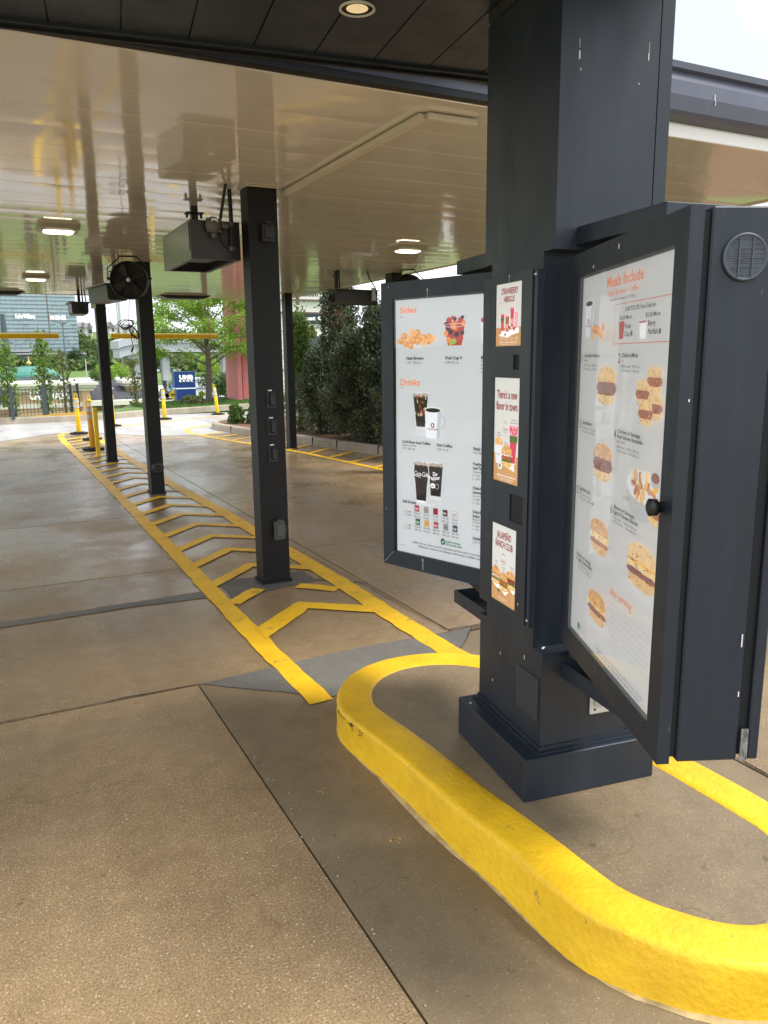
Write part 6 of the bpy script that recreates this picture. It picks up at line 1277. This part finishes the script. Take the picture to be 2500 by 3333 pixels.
# street, cars, street furniture
s = MB(); ASP = mat('street_asphalt', (.30, .28, .26), .8, var=.06); s.add([(x, y, tz(x, y)+.06) for x, y in ((-300, 192), (300, 192), (300, 214), (-300, 214))], [(0, 1, 2, 3)], ASP); struct(s, 'road')
s = MB(); s.add([(x, y, tz(x, y)+.3) for x, y in ((10, 150), (60, 150), (60, 190), (10, 190))], [(0, 1, 2, 3)], ASP); a = at(510, 1310, 96); s.add([(x, y, tz(x, y)+.12) for x, y in ((-2, 100), (75, 100), (75, 148), (-2, 148))], [(0, 1, 2, 3)], ASP); struct(s, 'side_street')
def car(px, py, Y, L_, H_, col, label, kind='car', rz=0):
    a = at(px, py, Y); t = thing('parked_car' if kind == 'car' else 'pickup_truck', label, 'car' if kind == 'car' else 'pickup truck', tuple(a), rz); CP = mat('car_paint_'+label.split()[0], col, .25, coat=.6); W_ = 1.8; h = L_/2
    s = MB(); s.prism([(-h, .35), (h, .35), (h, .75), (h*.92, .95), (h*.45, 1.02), (-h*.9, 1.02), (-h, .8)], -W_/2, W_/2, CP, axis='y'); s.build('body', t)
    cab = [(-h*.7, 1.03), (h*.42, 1.03), (h*.15, H_), (-h*.5, H_)] if kind == 'car' else [(-h*.05, 1.03), (h*.52, 1.03), (h*.35, H_), (0, H_)]
    s = MB(); s.prism(cab, -W_/2+.12, W_/2-.12, mat('car_glass', (.06, .07, .08), .1)); s = MB(); s.prism(cab, -W_/2+.12, W_/2-.12, MATS['car_glass'], axis='y'); s.build('windows', t)
    s = MB(); s.box((cab[3][0], -W_/2+.14, H_+.002), (cab[2][0], W_/2-.14, H_+.06), CP); s.build('roof', t)
    for x in (-h*.62, h*.62):
        for y in (-W_/2, W_/2-.2): w_ = MB(); w_.lathe([(.33, 0), (.33, .2)], (x, y, .33), BLACK, 14, Vector((0, 1, 0))); wo = w_.build('wheel', t); w2 = MB(); w2.lathe([(.18, -.01), (.16, -.012)], (x, y, .33), STL, 10, Vector((0, 1, 0))); w2.build('hub', wo)
car(525, 1299, 150, 5.4, 1.85, (.03, .05, .10), 'dark blue pickup on the street behind a delineator', 'pickup'); car(573, 1298, 150, 4.4, 1.45, (.20, .02, .025), 'maroon car on the street beside the blue sign'); car(722, 1298, 118, 4.4, 1.4, (.62, .66, .70), 'white car right of the tree trunk, near the pink wall')
for i, (px, col) in enumerate(((462, (.5, .5, .5)), (500, (.6, .6, .6)), (520, (.25, .26, .28)), (545, (.65, .65, .65)))): car(px+20, 1212, 262, 4.4, 1.5, col, ['silver', 'pale', 'charcoal', 'white'][i]+' car high on the embankment behind the locust tree, '+['leftmost', 'second from left', 'third from left', 'rightmost'][i]+' there')
def sign(px, pyb, pyt, Y, name, label, kind):
    a = at(px, pyb, Y); b = at(px, pyt, Y); t = thing(name, label, 'sign' if kind != 'light' else 'traffic light', (a.x, Y, a.z)); h = b.z-a.z; s = MB(); s.tube([(0, 0, -1), (0, 0, h)], .07, STL, 6); s.build('post', t); return t, h
t, h = sign(568, 1312, 1277, 90, 'warning_sign', 'yellow diamond warning sign with black double arrow left of the blue sign', 'd'); s = MB(); s.add([(x, -.08, h-.25+z) for x, z in ((0, -.62), (.62, 0), (0, .62), (-.62, 0))]+[(x, -.05, h-.25+z) for x, z in ((0, -.62), (.62, 0), (0, .62), (-.62, 0))], [(0, 1, 2, 3), (7, 6, 5, 4), (0, 4, 5, 1), (1, 5, 6, 2), (2, 6, 7, 3), (3, 7, 4, 0)], YPL); s.build('panel', t); s = MB(); s.box((-.25, -.1, h-.3), (.25, -.082, h-.2), BLACK); s.add([(-.4, -.1, h-.25), (-.2, -.1, h-.42), (-.2, -.1, h-.08)], [(0, 1, 2)], BLACK); s.add([(.4, -.1, h-.25), (.2, -.1, h-.42), (.2, -.1, h-.08)], [(0, 2, 1)], BLACK); s.build('arrow', t)
t, h = sign(563, 1318, 1256, 94, 'poster_sign', 'small blue and red poster board on a dark post by the street', 'p'); s = MB(); s.box((-.1, -.1, h-.9), (1.4, -.02, h+.3), mat('poster_blue', (.10, .22, .55), .5)); s.box((.1, -.12, h-.5), (.6, -.102, h), mat('poster_white', (.7, .7, .75), .5)); s.add([(.9, -.12, h), (1.3, -.12, h+.1), (1.2, -.12, h-.7)], [(0, 1, 2)], mat('poster_red', (.45, .03, .04), .5)); s.build('panel', t)
t, h = sign(549, 1290, 1238, 160, 'traffic_light', 'black traffic light head on a pale pole by the grassy bank', 'light'); s = MB(); s.box((-1.0, -.3, h-2.2), (-.35, .1, h), BLACK); s.box((-.35, -.05, h-.6), (0, .05, h-.45), STL)
for k in range(3): s.lathe([(.2, 0), (.2, .12)], (-.67, -.3, h-.4-.65*k), DARKG, 10, Vector((0, -1, 0)))
s.build('signal_head', t)
t, h = sign(525, 1290, 1255, 170, 'street_sign', 'small white street sign plate on a thin post by the grassy bank', 's'); s = MB(); s.box((-.45, -.1, h-1.2), (.45, -.02, h), LW); s.build('panel', t)
t = thing('white_trailer', 'big white box-shaped structure between the blue sign and the tree trunk', 'building', (0, 0, 0)); s = MB(); wbox(s, 633, 1231, 684, 1290, 120, 6, mat('offwhite_panel', (.55, .57, .57), .6), tz(0, 120)-1); s.build('wall', t); s = MB(); a = at(633, 1264, 120); b = at(684, 1262, 120); s.box((a.x, 119.9, a.z-.12), (b.x, 119.995, a.z+.1), LINE); s.build('band', t)
# far greenery: trees one can tell apart, and the wooded slope as one mass
def fartree(px, pyb, pyt, Y, wpx, m, label, n=1500, seed=0, group='trees in the distance'):
    a = at(px, pyb, Y); b = at(px, pyt, Y); h = b.z-a.z; w_ = wpx*Y/FPX/2; t = thing('distant_tree', label, 'tree', tuple(a), 0, group); s = MB(); s.tube([(0, 0, -1), (0, 0, h*.6)], [.06*h*.5, .02*h*.5], BARK, 6); s.build('trunk', t)
    g_ = np.random.default_rng(seed+px+500); cs = [(g_.normal()*w_*.42, g_.normal()*w_*.42, h*g_.uniform(.3, .82)) for _ in range(12)]; P = np.array([cs[i % 12] for i in range(n)]); d = g_.normal(size=(n, 3)); d /= np.linalg.norm(d, axis=1)[:, None]; P = P+d*(g_.random(n)**.4)[:, None]*np.array([w_*.45, w_*.45, h*.22]); s = MB(); leaves(s, P, max(.12, h*.05), m, 1.3, 0); s.build('crown', t)
for i, a in enumerate([(250, 1195, 1130, 280, 50, LD, 'dark round tree at the right foot of the glass tower'), (395, 1260, 1178, 120, 60, LL, 'bright green tree below the flyover'), (352, 1262, 1182, 122, 55, LL, 'bright green tree between the far columns'), (318, 1270, 1195, 118, 50, LM, 'green tree partly behind the far column'), (432, 1225, 1165, 150, 50, LO, 'olive green tree under the flyover end'), (407, 1110, 1082, 320, 45, LM, 'tree crown below the long white apartment house'), (528, 1210, 1160, 240, 50, LD, 'dark tree over the parked cars on the embankment'), (640, 1300, 1210, 200, 120, LM, 'wide tree mass behind the blue sign'), (735, 1308, 1200, 95, 130, LD, 'dark dense tree beside the pink wall'), (700, 1240, 1150, 130, 90, LL, 'light green tree behind the locust tree'), (565, 1280, 1230, 175, 60, LM, 'green shrubby tree on the grassy bank'), (655, 1295, 1268, 115, 22, LL, 'small young tree in front of the white box'), (195, 1232, 1190, 170, 26, LL, 'small bright tree on the slope in front of the tower'), (5, 1240, 1190, 160, 30, LL, 'small bright tree at the left picture edge'), (1012, 1110, 1060, 50, 40, LO, 'pale bare-looking tree in front of the shop wall')]): fartree(*a, n=1500 if a[3] > 100 else 2500, seed=i)
def hit(px, py, y0=60, y1=700, st=4):
    """where the view ray through this photo point meets the sloping ground"""
    y = y0
    while y < y1:
        q = at(px, py, y)
        if q.z < tz(q.x, y): return q
        y += st
    return None
s = MB(); P = []
for px, py, wp, hp, n_ in ((300, 1150, 170, 56, 5000), (345, 1168, 200, 50, 5000), (262, 1124, 60, 34, 1300), (250, 1205, 130, 14, 900), (60, 1196, 330, 14, 1800), (420, 1175, 120, 40, 2500), (560, 1150, 190, 50, 3500), (640, 1190, 180, 50, 2500), (800, 1180, 240, 70, 3000)):
    for _ in range(n_):
        a_, b_ = rng.uniform(-.5, .5), rng.uniform(-.5, .5)
        lump = .5+.5*mnoise.noise(Vector((a_*wp*.07, b_*hp*.09, px)))
        if lump < .38: continue
        c_ = hit(px+a_*wp, py+b_*hp)
        if c_ is None: c_ = at(px+a_*wp, max(py+b_*hp, 1100), 440)
        P.append((c_.x, c_.y-rng.uniform(0, 5), c_.z+rng.uniform(.2, 5.5)*lump))
leaves(s, P[::3], 1.5, LD, 1.2, 0); leaves(s, P[1::3], 1.4, LM, 1.2, 0); leaves(s, P[2::3], 1.4, LO, 1.2, 0); tag(s.build('wooded_slope'), 'mixed green woodland covering the distant hillside', 'woodland', kind='stuff')
# grass blades on the near verge
s = MB(); P = np.stack([rng.uniform(4.4, 12, 9000), np.zeros(9000), np.zeros(9000)], 1); P[:, 1] = 24.4+(P[:, 0]-4.4)*.33+rng.uniform(0, 3.6, 9000); P[:, 2] = .17; leaves(s, P, .05, leafmat('grass_blade', (.10, .19, .03), .35, .3), 2, 2); tag(s.build('grass_tufts'), 'short green grass on the verge beyond the far kerb', 'grass', kind='stuff')
